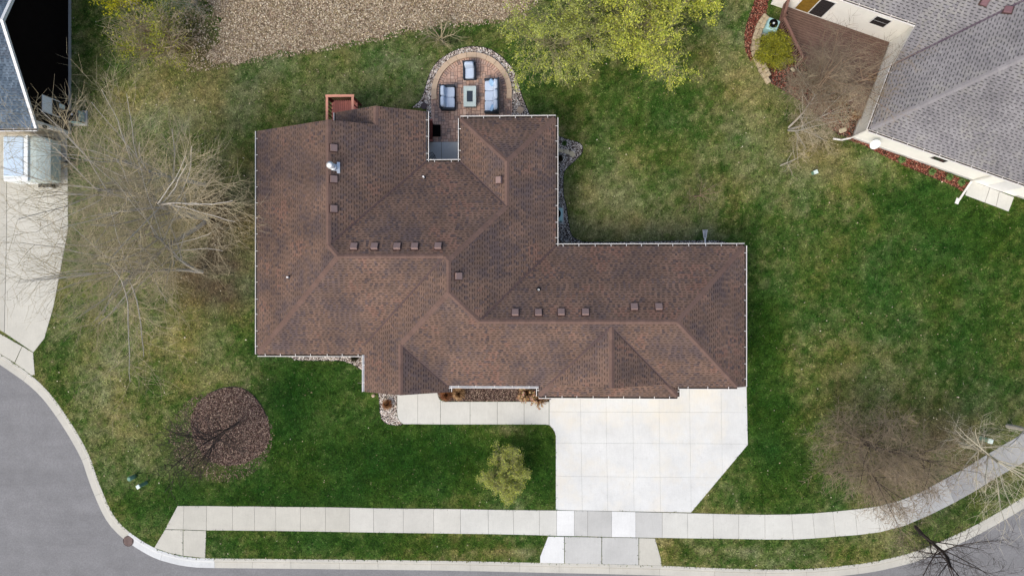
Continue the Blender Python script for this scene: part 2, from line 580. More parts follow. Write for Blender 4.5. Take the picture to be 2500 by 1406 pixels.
def smooth_line(pts, k=6):
    """Catmull-Rom through points"""
    out = []
    n = len(pts)
    for i in range(n - 1):
        p0, p1, p2, p3 = pts[max(i - 1, 0)], pts[i], pts[i + 1], pts[min(i + 2, n - 1)]
        for j in range(k):
            t = j / k
            out.append(tuple(0.5 * (2 * p1[d] + (p2[d] - p0[d]) * t + (2 * p0[d] - 5 * p1[d] + 4 * p2[d] - p3[d]) * t * t
                       + (3 * p1[d] - p0[d] - 3 * p2[d] + p3[d]) * t ** 3) for d in (0, 1)))
    out.append(tuple(pts[-1]))
    return out

def vnoise(x, y, seed=0):
    xi, yi = np.floor(x).astype(np.int64), np.floor(y).astype(np.int64)
    fx, fy = x - xi, y - yi
    fx, fy = fx * fx * (3 - 2 * fx), fy * fy * (3 - 2 * fy)
    def h(a, b):
        k = (a * 374761393 + b * 668265263 + seed * 974634777) & 0x7fffffff
        k = ((k ^ (k >> 13)) * 1274126177) & 0x7fffffff
        return ((k ^ (k >> 16)) & 0xffff) / 65535.0
    return (h(xi, yi) * (1 - fx) + h(xi + 1, yi) * fx) * (1 - fy) + (h(xi, yi + 1) * (1 - fx) + h(xi + 1, yi + 1) * fx) * fy

def fbm(x, y, seed=0, o=3):
    s, a, t = 0, 1.0, 0
    for i in range(o):
        s = s + a * vnoise(x * 2 ** i, y * 2 ** i, seed + i * 17); t += a; a *= 0.55
    return s / t
# ------------------------------------------------------------------ ground: kerb line, lawn, street
kerb_px = [(-900, 330), (-500, 560), (-200, 745), (-80, 818), (0, 865), (34, 887), (81, 921), (120, 959), (160, 1013), (192, 1064),
           (218, 1113), (233, 1156), (248, 1196), (277, 1258), (316, 1299), (376, 1337), (420, 1352), (455, 1359),
           (502, 1362.5), (740, 1365), (990, 1367.7), (1150, 1370), (1317, 1373.8), (1470, 1377), (1615, 1381), (1760, 1387),
           (1871, 1390), (1941, 1389.6), (1997, 1387), (2064, 1380.5), (2125, 1372.6), (2180, 1361), (2238, 1345), (2312, 1315),
           (2385, 1280), (2459, 1238), (2520, 1200), (2640, 1120), (2900, 930), (3300, 640)]
kerb_back = smooth_line(PP(kerb_px), 5)
LAND = kerb_back + [(110, 60), (110, 120), (-110, 120), (-110, 60)]

LAWN_BLOBS = [  # photo position, radii (px), how dormant (+) or lush (-) the turf is there
    (980, 1120, 330, 130, -0.62), (760, 930, 130, 70, -0.42), (1340, 1150, 60, 120, -0.3), (640, 1230, 260, 60, -0.4),
    (900, 1330, 420, 34, -0.36), (1250, 1350, 120, 14, 0.30), (1800, 1340, 260, 30, -0.14), (1830, 1345, 160, 12, 0.22),
    (1950, 1150, 170, 140, -0.30), (1880, 1000, 70, 200, -0.30), (1850, 800, 60, 200, -0.28), (2150, 720, 330, 150, -0.28),
    (2400, 560, 200, 90, -0.42), (2420, 840, 140, 140, -0.20), (2060, 860, 130, 130, 0.04), (2220, 480, 130, 50, -0.3),
    (1500, 260, 120, 110, -0.28), (1420, 380, 60, 60, -0.1), (1480, 480, 110, 80, 0.32), (1560, 560, 180, 26, 0.30), (1700, 560, 100, 30, 0.18),
    (1850, 230, 70, 150, 0.22), (1760, 160, 60, 120, 0.16), (1650, 240, 60, 100, -0.22), (1900, 400, 130, 60, 0.16), (2020, 420, 80, 50, 0.2),
    (1900, 560, 120, 60, -0.22), (1860, 640, 40, 60, 0.2), (1650, 420, 80, 60, -0.12),
    (1290, 190, 60, 110, -0.34), (1100, 90, 150, 40, -0.12), (700, 210, 260, 80, 0.13), (1000, 200, 60, 90, 0.05),
    (230, 90, 70, 140, -0.16), (330, 260, 140, 70, 0.26), (480, 260, 130, 60, 0.24), (300, 470, 180, 110, 0.18), (420, 600, 200, 120, 0.24),
    (570, 400, 60, 160, 0.16), (600, 820, 60, 80, -0.35), (560, 770, 70, 60, 0.1), (420, 820, 120, 60, 0.28),
    (250, 940, 60, 120, 0.26), (330, 900, 40, 160, 0.16), (160, 900, 50, 120, -0.10), (370, 940, 40, 120, -0.26), (500, 900, 120, 50, 0.14),
    (570, 920, 70, 40, 0.2), (300, 1080, 110, 90, 0.10), (360, 1240, 90, 70, -0.22), (280, 1250, 60, 50, -0.05), (450, 1120, 60, 90, -0.2), (700, 1010, 60, 110, -0.3),
    (1235, 1048, 26, 12, 0.6), (1260, 1345, 70, 12, 0.35), (1610, 1322, 22, 10, 0.5), (1720, 1344, 20, 8, 0.5), (1815, 1346, 30, 10, 0.4),
    (1960, 900, 30, 60, 0.2), (1940, 830, 30, 60, 0.14), (2140, 960, 60, 100, 0.2),
]
BROWN_BLOBS = [(520, 500, 90, 60, 0.75), (540, 620, 70, 90, 0.75), (470, 700, 60, 60, 0.4), (560, 720, 60, 60, 0.5), (420, 640, 110, 90, 0.35),
               (350, 420, 130, 90, 0.25), (2150, 1080, 120, 90, 0.45), (2230, 1150, 90, 70, 0.45), (2330, 1050, 110, 60, 0.5), (1990, 330, 70, 60, 0.55), (2060, 1000, 50, 80, 0.3),
               (1700, 470, 60, 60, 0.25), (480, 110, 60, 70, 0.5), (390, 110, 70, 60, 0.4), (2400, 1150, 90, 70, 0.35), (475, 1110, 70, 50, 0.55), (1090, 100, 70, 16, 0.4), (610, 460, 20, 100, 0.35)]
LEAFBED_PX = [(500, -140), (515, 20), (545, 70), (525, 110), (505, 140), (540, 158), (650, 136), (760, 122), (850, 104), (930, 90), (1000, 70), (1080, 62), (1160, 52), (1260, 40), (1300, -10), (1330, -140)]
_lb = smooth_line(LEAFBED_PX, 8)
LEAFBED = PP([(a + 9 * math.sin(i * 1.7) + 5 * math.sin(i * .61 + 1), b + 5 * math.sin(i * 1.3 + 2) + 4 * math.sin(i * .47)) for i, (a, b) in enumerate(_lb)])
_C = [np.array(srgb(*c)[:3]) for c in ((36, 68, 20), (62, 90, 34), (98, 110, 58), (146, 142, 98))]
_CB = np.array(srgb(106, 92, 72)[:3])
GRASS_K = 0.80

def to_px(x, y):
    """photo pixel of a ground point (vectorised)"""
    dx, dy, dz = x, y, -CAM_H
    cx = dx * cT - dz * sT * 1.0
    cz = dx * sT + dz * cT
    # camera axes: X=(cT,0,-sT), Z(back)=(sT,0,cT)
    return 1250 + FPX * (dx * cT - dz * sT) / (-(dx * sT + dz * cT)), 703 - FPX * dy / (-(dx * sT + dz * cT))

def lawn_col(x, y):
    px, py = to_px(x, y)
    D = np.full(x.shape, 0.62)
    for bx, by, rx, ry, w in LAWN_BLOBS:
        D += w * np.exp(-(((px - bx) / rx) ** 2 + ((py - by) / ry) ** 2))
    amp = 0.35 + 0.65 * np.clip(D * 2, 0, 1)
    sm = lambda v: np.clip((v - 0.5) * 1.7 + 0.5, 0, 1)
    D += (fbm(x * 0.28, y * 0.28, 3) - 0.5) * 0.30 * amp + (fbm(x * 1.0, y * 1.0, 5) - 0.5) * 0.30 * amp
    D += (sm(fbm(x * 2.6, y * 2.6, 9)) - 0.5) * 0.40 * amp + (sm(fbm(x * 6.5, y * 6.5, 13, 2)) - 0.5) * 0.50 * amp
    D = np.where(D > .72, .72 + (D - .72) * .55, D)
    D = np.clip(D, 0.0, 1.0)
    t = np.array([0.0, 0.32, 0.62, 1.0])
    col = np.stack([np.interp(D, t, [c[k] for c in _C]) for k in range(3)], -1)
    Bm = np.zeros(x.shape)
    for bx, by, rx, ry, w in BROWN_BLOBS:
        Bm += w * np.exp(-(((px - bx) / rx) ** 2 + ((py - by) / ry) ** 2))
    Bm = np.clip(Bm * (0.4 + 1.3 * fbm(x * 1.4, y * 1.4, 21)), 0, 0.95)[..., None]
    col = col * (1 - Bm) + _CB * Bm
    hue = (fbm(x * 0.5, y * 0.5, 33) - 0.5)[..., None]
    col = col * (1 + hue * np.array([0.42, 0.0, -0.42]))
    v = (0.62 + 0.80 * fbm(x * 4.0, y * 4.0, 41))[..., None]
    return np.clip(col * v * GRASS_K, 0.002, 1)

# far ground to the horizon
g = MB()
g.sheet([(-600, -600), (600, -600), (600, 600), (-600, 600)], -0.16)
far = g.build('ground', mat_plain('far_ground_green', (0.05, 0.075, 0.03, 1), 1.0, 0.4, 0.3, spec=0.03))
tag(far, 'wide flat ground beyond the lots', 'ground', kind='structure')

# lawn: a sheet of small cells that carries the turf's colour
def build_lawn():
    cs = 0.3
    xs = np.arange(-48, 48 + cs / 2, cs); ys = np.arange(-29, 34 + cs / 2, cs)
    X, Y = np.meshgrid(xs, ys, indexing='ij')
    ins = inside_np(LAND, X, Y)
    Z = (fbm(X * 0.9, Y * 0.9, 55) - 0.5) * 0.012
    col = lawn_col(X, Y)
    nx, ny = X.shape
    full = ins[:-1, :-1] & ins[1:, :-1] & ins[1:, 1:] & ins[:-1, 1:]
    some = (ins[:-1, :-1] | ins[1:, :-1] | ins[1:, 1:] | ins[:-1, 1:]) & ~full
    idx = np.arange(nx * ny).reshape(nx, ny)
    q = np.stack([idx[:-1, :-1], idx[1:, :-1], idx[1:, 1:], idx[:-1, 1:]], -1)[full]
    verts = [tuple(v) for v in np.stack([X.ravel(), Y.ravel(), Z.ravel()], -1)]
    cols = [tuple(c) for c in col.reshape(-1, 3)]
    faces = [tuple(int(k) for k in f) for f in q]
    for i, j in zip(*np.nonzero(some)):
        cell = [(xs[i], ys[j]), (xs[i + 1], ys[j]), (xs[i + 1], ys[j + 1]), (xs[i], ys[j + 1])]
        poly = clean(clip_to(list(LAND), halfplanes(cell)))
        if len(poly) < 3: continue
        b = len(verts)
        c = tuple(col[i, j])
        if area2(poly) < 0: poly = poly[::-1]
        for p in poly:
            verts.append((p[0], p[1], 0.0)); cols.append(c)
        faces.append(tuple(range(b, b + len(poly))))
    used = sorted({k for f in faces for k in f})
    remap = {k: i for i, k in enumerate(used)}
    me = bpy.data.meshes.new('lawn')
    me.from_pydata([verts[k] for k in used], [], [tuple(remap[k] for k in f) for f in faces])
    at = me.color_attributes.new('Col', 'FLOAT_COLOR', 'POINT')
    arr = np.ones((len(used), 4), np.float32)
    arr[:, :3] = np.array([cols[k] for k in used])
    at.data.foreach_set('color', arr.ravel())
    me.polygons.foreach_set('use_smooth', [True] * len(me.polygons))
    me.materials.append(MAT['lawn'])
    o = bpy.data.objects.new('lawn', me)
    COL.objects.link(o)
    tag(o, 'patchy green and straw coloured lawn around the houses', 'lawn', kind='structure')
    return o
build_lawn()

# street: one sheet below the lawn's level
def offset_line(line, d):
    out = []
    for i, p in enumerate(line):
        a, b = line[max(i - 1, 0)], line[min(i + 1, len(line) - 1)]
        tx, ty = b[0] - a[0], b[1] - a[1]
        l = math.hypot(tx, ty)
        out.append((p[0] + ty / l * d, p[1] - tx / l * d))
    return out
road_edge = offset_line(kerb_back, 0.50)
s = MB()
_i0 = next(i for i, p in enumerate(kerb_back) if p[0] > P(700, 1365).x)
_far = offset_line(kerb_back, 11.0)[_i0:]
s.sheet(road_edge + _far[::-1] + [(-18, -28.5), (-24, -33), (-34, -36), (-46, -34), (-56, -26), (-60, -12), (-60, 4), (-57, 16)], -0.118)
street = s.build('street', 'asphalt')
tag(street, 'grey asphalt street curving round the corner lot', 'street', kind='structure')
# two tar-sealed cracks and a drip stain in the asphalt
# kerb: profile swept along the line, cast in lengths of about 3 m
PROFILE = [(-0.02, -0.05), (-0.02, 0.012), (0.15, 0.012), (0.185, -0.005), (0.215, -0.085), (0.25, -0.095), (0.62, -0.104), (0.62, -0.15)]
kb = MB()
lines = [offset_line(kerb_back, d) for d, z in PROFILE]
kb.add([(x, y, -0.13) for x, y in lines[0]] + [(x, y, -0.13) for x, y in lines[-1]],
       [(i, i + 1, len(kerb_back) + i + 1, len(kerb_back) + i) for i in range(len(kerb_back) - 1)])
kerb = kb.build('kerb', 'joint')
tag(kerb, 'pale concrete kerb and gutter along the street', 'kerb', kind='structure')
def kerb_segments():
    acc = [0.0]
    for a, b in zip(kerb_back, kerb_back[1:]):
        acc.append(acc[-1] + math.hypot(b[0] - a[0], b[1] - a[1]))
    def at(line, s):
        for i in range(len(acc) - 1):
            if acc[i + 1] >= s:
                t = (s - acc[i]) / (acc[i + 1] - acc[i])
                return (line[i][0] + (line[i + 1][0] - line[i][0]) * t, line[i][1] + (line[i + 1][1] - line[i][1]) * t)
        return line[-1]
    s = 0.3
    while s < acc[-1] - 3.2:
        L = rnd.choice((2.4, 3.05, 3.05, 3.3))
        m = MB()
        n = 7
        ss = [s + 0.006 + (L - 0.012) * k / (n - 1) for k in range(n)]
        vs = []
        for q in ss:
            for li, (d, z) in zip(lines, PROFILE):
                x, y = at(li, q)
                vs.append((x, y, z))
        k = len(PROFILE)
        fs = [(i * k + j, i * k + j + 1, (i + 1) * k + j + 1, (i + 1) * k + j) for i in range(n - 1) for j in range(k - 1)]
        fs += [tuple(range(k - 1, -1, -1)), tuple((n - 1) * k + j for j in range(k))]
        m.add(vs, fs)
        mx, my = to_px(*[np.array(v) for v in at(kerb_back, s + L / 2)])
        white = 285 < mx < 500 and my > 1200
        if -700 < mx < 3100:
            o = m.build('kerb_stone', 'conc_kerbwhite' if white else 'conc_kerb', kerb)
            if not white:
                o.data.materials.append(MAT['grime_shade'])
                for fi in range((n - 1) * (k - 1)):
                    if fi % (k - 1) == 4: o.data.polygons[fi].material_index = 1
        s += L
kerb_segments()

# ------------------------------------------------------------------ concrete slabs
EXCL = []          # plan polygons where no grass grows
def slab_set(name, label, cells, z1=0.03, bed=None, gap=0.008):
    """a piece of paving: one bed sheet, one child slab for each cell"""
    b = MB()
    if bed is None:
        for c, m in cells: b.sheet(c, z1 - 0.022)
    else:
        b.sheet(bed, z1 - 0.022)
    o = b.build(name, 'joint')
    tag(o, label, name.replace('_', ' '), kind='structure')
    for c, m in cells:
        q = inset(c, gap)
        mb = MB(); mb.prism(q, -0.02, z1 + rnd.uniform(-0.003, 0.003))
        mb.build('slab', m, o)
        EXCL.append(c)
    return o

# public sidewalk: pairs of joint ends (top edge, bottom edge)
J = [((434, 1234), (403.5, 1291)), ((449.6, 1234), (447.6, 1291.7)), ((504.6, 1234), (504.6, 1293.7)), ((568, 1235), (568, 1294)), ((621, 1235), (622, 1294.6)),
     ((673, 1236), (674, 1295)), ((733.8, 1236.5), (734, 1296)), ((794.7, 1237), (795, 1297)), ((854, 1238), (854, 1298)), ((912, 1239.5), (912.5, 1299)),
     ((984.7, 1240.5), (984.7, 1300)), ((1058.5, 1240.8), (1058.8, 1301)), ((1124, 1241.5), (1124.5, 1302)), ((1191.7, 1243), (1192.5, 1302.7)),
     ((1252.8, 1244), (1254, 1304)), ((1316.6, 1244.5), (1316.8, 1305.5)), ((1358.8, 1245), (1359, 1307)), ((1402, 1245.3), (1402, 1307.7)), ((1434.6, 1245.7), (1434.6, 1308.2)),
     ((1493, 1247), (1493, 1310)), ((1552, 1248.5), (1552, 1311)), ((1616.7, 1250), (1616.7, 1312)), ((1678.4, 1251.5), (1678.8, 1313)), ((1740.8, 1253), (1741.5, 1313.7)),
     ((1803, 1254.5), (1803.5, 1314.7)), ((1867, 1255.3), (1867.5, 1316)), ((1932, 1254.5), (1937, 1316)), ((1983, 1252), (1990, 1313)), ((2032.7, 1248), (2040, 1309)),
     ((2087, 1242.5), (2093, 1305)), ((2140, 1235.5), (2148, 1298)), ((2197, 1221), (2212, 1281)), ((2250, 1199), (2272, 1255)), ((2305, 1169), (2330, 1226)),
     ((2352, 1144), (2380, 1198)), ((2397, 1116), (2430, 1166)), ((2440, 1090), (2478, 1140)), ((2490, 1062), (2525, 1113)), ((2540, 1034), (2575, 1085)), ((2600, 995), (2640, 1046))]
cells = []
for i in range(len(J) - 1):
    (a, b), (c, d) = J[i], J[i + 1]
    x = a[0]
    m = 'conc_cream' if x > 1600 else 'conc_tan'
    if 1358 <= x < 1402 or 1492 < x < 1550: m = 'conc_white'
    elif 1400 < x < 1492 or 1551 < x < 1600: m = 'conc_grey'
    elif 850 < x < 1120: m = 'conc_mid'
    elif 1120 <= x < 1358: m = 'conc_cream'
    if x > 2190: m = 'conc_grey'
    if x > 2300: m = 'conc_dark'  # greyer slabs, with the shade on them put into the darker colour
    cells.append((PP([a, c, d, b]), m))
cells.append((PP([(403, 1292), (447, 1292.6), (447, 1355.5), (412, 1348), (377, 1336)]), 'conc_tan'))
cells.append((PP([(448, 1292.6), (503.8, 1294.6), (501.5, 1361), (448, 1355.6)]), 'conc_tan'))
slab_set('sidewalk', 'long pale concrete sidewalk of square slabs beside the street', cells)

# driveway: slabs on a joint grid, clipped to its outline
drive_px = [(1341, 930), (1341, 1037), (1348, 1044), (1354, 1053), (1357, 1064), (1357, 1244), (1687, 1250), (1825.5, 1085), (1822, 930)]
dv = PP(drive_px)
gx = [(1300, 1300), (1416.5, 1421.5), (1479, 1483.5), (1544, 1548), (1608.5, 1612.5), (1683, 1687.5), (1760, 1765), (1850, 1860)]   # x at y=950 and y=1245
gy = [(925, 925), (1004.5, 1006.5), (1080.5, 1083), (1161.5, 1166), (1260, 1262)]   # y at x=1340 and x=1820
def gpt(i, j):
    y = gy[j][0]
    for _ in range(3):
        x = gx[i][0] + (gx[i][1] - gx[i][0]) * (y - 950) / 295
        y = gy[j][0] + (gy[j][1] - gy[j][0]) * (x - 1340) / 480
    return (x, y)
cells = []
for i in range(len(gx) - 1):
    for j in range(len(gy) - 1):
        c = PP([gpt(i, j), gpt(i + 1, j), gpt(i + 1, j + 1), gpt(i, j + 1)])
        p = clean(clip_to(list(dv), halfplanes(c)))
        if len(p) >= 3 and abs(area2(p)) > 0.1: cells.append((p, 'conc_drive'))
slab_set('driveway', 'broad nearly white concrete driveway in front of the garage', cells, 0.026, bed=dv, gap=0.004)
cells = [(PP([(1338, 1308.5), (1377.5, 1309), (1377.5, 1374.2), (1318.5, 1373), (1318.5, 1358)]), 'conc_white'),
         (PP([(1378.5, 1309), (1468.5, 1310.5), (1468.5, 1376), (1378.5, 1374.2)]), 'conc_grey'),
         (PP([(1469.5, 1310.5), (1559, 1312), (1559, 1378), (1469.5, 1376)]), 'conc_grey'),
         (PP([(1560, 1312), (1599, 1313), (1613, 1362), (1615, 1380), (1560, 1378)]), 'conc_tan')]
slab_set('driveway_apron', 'short driveway apron between sidewalk and kerb', cells, 0.024)
# front walk
cells = [(PP([(970, 930), (1020, 930), (1020, 1035), (985, 1035), (976, 1028), (971, 1018), (969.6, 1008)]), 'conc_cream'),
         (PP([(1020, 930), (1067, 930), (1068, 960), (1071, 970), (1075.5, 976), (1075.5, 1035.5), (1020, 1035)]), 'conc_cream'),
         (PP([(1075.7, 976), (1081, 978.5), (1089, 980), (1147.6, 980), (1147.6, 1035.5), (1075.7, 1035.5)]), 'conc_cream'),
         (PP([(1147.8, 980), (1214, 980), (1214, 1035.5), (1147.8, 1035.5)]), 'conc_cream'),
         (PP([(1214.2, 980), (1279.5, 980), (1279.5, 1035.5), (1214.2, 1035.5)]), 'conc_cream'),
         (PP([(1279.7, 980), (1340.3, 980), (1340.3, 1037), (1330, 1035.7), (1279.7, 1035.5)]), 'conc_cream')]
slab_set('front_walk', 'pale concrete walk from driveway to the front entry', cells, 0.028)
# neighbour's driveway on the left
cells = [(PP([(-700, 318), (17, 322), (17, 560), (11, 812), (-60, 770), (-700, 400)]), 'conc_tan'),
         (PP([(17.5, 322), (164, 322), (166, 440), (167, 560), (150, 650), (131, 750), (109, 826), (82, 860), (11.5, 812), (17.5, 560)]), 'conc_tan'),
         (PP([(-80, 766), (0, 814), (54.5, 845), (36, 885), (0, 863), (-80, 816)]), 'conc_tan'),
         (PP([(55.2, 845), (81.5, 861), (85.5, 915), (78, 916), (37, 886)]), 'conc_tan')]
slab_set('neighbour_driveway', 'tan concrete driveway of the dark house at the left edge', cells, 0.026)

# ------------------------------------------------------------------ scatter helpers (stones, chips, leaves)
def sample_poly(poly, n, holes=()):
    xs = [p[0] for p in poly]; ys = [p[1] for p in poly]
    out = []
    k = 0
    while k < n:
        x = rng.uniform(min(xs), max(xs), n); y = rng.uniform(min(ys), max(ys), n)
        m = inside_np(poly, x, y)
        for h in holes: m &= ~inside_np(h, x, y)
        out.append(np.stack([x[m], y[m]], -1)); k += int(m.sum())
        if len(out) > 60: break
    return np.concatenate(out)[:n]

def rand_cols(n, pal, jit=0.15):
    pal = np.array([c[:3] for c in pal])
    c = pal[rng.integers(0, len(pal), n)]
    return np.clip(c * (1 + rng.uniform(-jit, jit, (n, 1))), 0.002, 1)

def stones(name, polys, dens, smin, smax, pal, parent, z=0.02):
    """rounded pebbles: squashed octahedra with a flat-shaded crown"""
    V, C = [], []
    oc = np.array([(1, 0, 0), (0.6, 0.75, 0.15), (-0.5, 0.8, 0), (-1, 0.05, 0.1), (-0.45, -0.8, 0), (0.55, -0.78, 0.1), (0.1, 0.05, 0.85)])
    tris = [(0, 1, 6), (1, 2, 6), (2, 3, 6), (3, 4, 6), (4, 5, 6), (5, 0, 6)]
    for poly in polys:
        n = int(abs(area2(poly)) / 2 * dens)
        p = sample_poly(poly, n); n = len(p)
        if n == 0: continue
        s = rng.uniform(smin, smax, n)[:, None, None]
        a = rng.uniform(0, 6.28, n)
        sq = rng.uniform(0.55, 1.0, n)
        q = np.repeat(oc[None], n, 0) * (1 + rng.uniform(-0.18, 0.18, (n, 7, 3)))
        q[:, :, 1] *= sq[:, None]
        x = q[:, :, 0] * np.cos(a)[:, None] - q[:, :, 1] * np.sin(a)[:, None]
        y = q[:, :, 0] * np.sin(a)[:, None] + q[:, :, 1] * np.cos(a)[:, None]
        w = np.stack([x, y, q[:, :, 2] * 0.7], -1) * s
        w[:, :, 0] += p[:, 0, None]; w[:, :, 1] += p[:, 1, None]; w[:, :, 2] += z + rng.uniform(0, 0.02, n)[:, None]
        V.append(w[:, np.array(tris).ravel()].reshape(-1, 3))
        C.append(np.repeat(rand_cols(n, pal), 6, axis=0))
    return np_mesh(name, np.concatenate(V), 3, np.concatenate(C), 'rock', parent, 'stuff')

def chips(name, polys, dens, l0, l1, w0, w1, pal, parent, z=0.02, mat='chip', tilt=0.5, holes=()):
    V, C = [], []
    for poly in polys:
        n = int(abs(area2(poly)) / 2 * dens)
        p = sample_poly(poly, n, holes); n = len(p)
        if n == 0: continue
        a = rng.uniform(0, 6.28, n); L = rng.uniform(l0, l1, n) / 2; W = rng.uniform(w0, w1, n) / 2
        tz = rng.uniform(-tilt, tilt, n) * L; tw = rng.uniform(-tilt, tilt, n) * W
        u = np.stack([np.cos(a) * L, np.sin(a) * L, tz], -1); v = np.stack([-np.sin(a) * W, np.cos(a) * W, tw], -1)
        c = np.stack([p[:, 0], p[:, 1], z + rng.uniform(0.0, 0.03, n) + np.abs(tz)], -1)
        V.append(np.stack([c - u - v, c + u - v, c + u * 0.9 + v, c - u * 0.8 + v], 1).reshape(-1, 3))
        C.append(rand_cols(n, pal, 0.3))
    return np_mesh(name, np.concatenate(V), 4, np.concatenate(C), mat, parent, 'stuff')

ROCK = [srgb(*c) for c in ((222, 216, 206), (200, 192, 182), (160, 146, 138), (236, 232, 226), (120, 106, 100), (178, 162, 152), (84, 76, 74), (206, 192, 174))]
ROCKD = [srgb(*c) for c in ((196, 192, 186), (148, 142, 136), (110, 104, 100), (222, 218, 212), (78, 74, 72), (166, 156, 148))]
MULCH = [srgb(*c) for c in ((112, 92, 84), (94, 76, 70), (134, 112, 100), (74, 60, 56), (164, 146, 130), (104, 86, 82))]
MULCHR = [srgb(*c) for c in ((134, 74, 62), (116, 60, 50), (150, 92, 76), (94, 52, 44), (172, 130, 108))]
LEAVES = [srgb(*c) for c in ((180, 166, 142), (156, 140, 116), (132, 116, 94), (204, 192, 168), (102, 90, 72), (168, 150, 130), (150, 136, 104))]

def bed(name, label, poly, z=0.014, edge=None):
    m = MB(); m.sheet(poly, z)
    o = m.build(name, 'soil')
    tag(o, label, 'bed', kind='structure')
    EXCL.append(poly)
    if edge:
        e = MB()
        for (xa, ya), (xb, yb) in zip(edge, edge[1:]):
            e.tube((xa, ya, .03), (xb, yb, .03), .022, .022, 5)
        e.build('edging', 'blackmetal', o)
    return o

# beds
ring = PP(smooth_line([(1006, 263.6), (1027, 245), (1035, 228), (1048, 184), (1067, 153), (1097, 131), (1125.5, 119), (1156, 114.6), (1186.5, 118), (1210, 129), (1233, 147.5), (1253, 172), (1261.6, 195.6), (1272, 228), (1282.7, 256.6), (1295.6, 286), (1298, 300)], 4)
        + [(1250, 300), (1251, 244)] + [(1152 + 98 * math.cos(t), 229 + 98 * math.sin(t)) for t in np.linspace(0.15, -math.pi - 0.15, 40)] + [(1053, 300), (1042, 310), (1042, 264)])
b1 = bed('rock_bed', 'curved river rock bed wrapping the round patio', ring, edge=ring[:64])
stones('river_rock', [ring], 620, 0.020, 0.048, ROCK, b1)
yard_bed = PP(smooth_line([(1350, 335), (1366, 334), (1385, 341), (1405, 346), (1418, 352), (1423, 364), (1418, 378), (1400, 396), (1385, 410), (1377, 422), (1375, 440), (1376, 478), (1382, 500), (1387, 535), (1393, 568), (1402, 580), (1420, 589), (1450, 591), (1600, 589), (1730, 587), (1765, 590), (1790, 597)], 3) + [(1800, 605), (1800, 612), (1340, 612), (1340, 335)])
b2 = bed('rock_bed', 'narrow grey rock bed along the east side walls', yard_bed, edge=yard_bed[:63])
stones('river_rock', [yard_bed], 620, 0.018, 0.042, ROCKD, b2)
front_bed = PP(smooth_line([(680, 862), (700, 868), (713, 874), (724, 879), (780, 880), (828, 880), (848, 884), (866, 892), (880, 901), (892, 908)], 3) + [(905, 908), (905, 845), (680, 845)])
b3 = bed('rock_bed', 'bright river rock bed below the front left eave', front_bed, edge=front_bed[3:27])
stones('river_rock', [front_bed], 620, 0.020, 0.048, ROCK, b3)
entry_bed = PP([(922, 945)] + smooth_line([(924, 958), (927, 985), (928.5, 1008), (934, 1024), (945, 1033), (958, 1036.5), (972, 1037), (985, 1036)], 3) + [(976, 1028.5), (970.5, 1018), (969, 1008), (969, 945)])
b4 = bed('rock_bed', 'river rock bed at the corner of the front walk', entry_bed, edge=entry_bed[1:22])
stones('river_rock', [entry_bed], 620, 0.022, 0.05, ROCK, b4)
mulch_front = PP([(1068, 930), (1068.5, 958), (1072, 969), (1079, 976.5), (1090, 979), (1340, 979), (1349, 968), (1351, 930)])
b5 = bed('mulch_bed', 'brown mulch bed between front walk and house', mulch_front)
chips('mulch', [mulch_front], 520, 0.04, 0.10, 0.015, 0.04, MULCH, b5)
mulch_ring = PP(smooth_line([(563 + 96 * math.cos(t) + 4 * math.sin(3 * t), 1043 + 96 * math.sin(t) + 3 * math.cos(2 * t)) for t in np.linspace(0, 2 * math.pi, 30)], 2))
mulch_spill = PP([(560 - 20 + 128 * math.cos(t), 1043 + 22 + 112 * math.sin(t)) for t in np.linspace(0, 2 * math.pi, 24, endpoint=False)])
b6 = bed('mulch_bed', 'large round mulch bed around the young tree', mulch_ring, edge=mulch_ring[-24:-2])
chips('mulch', [mulch_ring], 560, 0.04, 0.10, 0.015, 0.04, MULCH, b6)
chips('mulch', [mulch_spill], 45, 0.04, 0.10, 0.015, 0.04, MULCH, b6, z=.03, holes=[mulch_ring])
leafm = MB(); leafm.sheet(LEAFBED, 0.02)
lb = leafm.build('leaf_bed', mat_plain('leaf_litter_ground', srgb(122, 102, 86), 1.0, 0.35, 12, spec=0.03))
tag(lb, 'broad bed of tan fallen leaves behind the house', 'bed', kind='structure')
EXCL.append(LEAFBED)
LEAFAREA = PP([(440, -140), (450, 40), (470, 110), (455, 180), (560, 165), (650, 148), (760, 132), (850, 116), (930, 101), (1000, 82), (1080, 74), (1160, 64), (1280, 50), (1330, -10), (1360, -140)])
chips('leaf_litter', [LEAFBED], 340, 0.05, 0.11, 0.03, 0.07, LEAVES, lb, 0.02)
chips('leaf_litter', [LEAFAREA], 110, 0.05, 0.11, 0.03, 0.07, LEAVES, lb, 0.015)
# neighbour's beds
nb1 = PP(smooth_line([(1850, -40), (1838, 15), (1822, 60), (1817, 92), (1820, 125), (1832, 150)], 3) + [(1842, 140), (1838, 110), (1848, 80), (1868, 45), (1885, -40)])
b7 = bed('mulch_bed', 'red mulch strip outside the stone retaining wall', nb1)
chips('red_mulch', [nb1], 480, 0.04, 0.10, 0.015, 0.04, MULCHR, b7)
nb2 = PP([(1872, 42), (1905, 80), (1960, 150), (2010, 215), (2100, 200), (2180, 110), (2110, 300), (2078, 338), (2045, 330), (2000, 290), (1950, 245), (1880, 203), (1862, 165), (1852, 128), (1852, 100)])
b8 = bed('mulch_bed', 'brown mulch bed beside the neighbour\'s deck', nb2)
chips('brown_mulch', [nb2], 220, 0.05, 0.13, 0.02, 0.05, MULCHR[:4] + MULCH[:3], b8)
nb3 = PP(smooth_line([(2070, 343), (2100, 352), (2140, 372), (2200, 402), (2270, 432), (2320, 452), (2347, 468)], 3) + [(2366, 446), (2090, 330)])
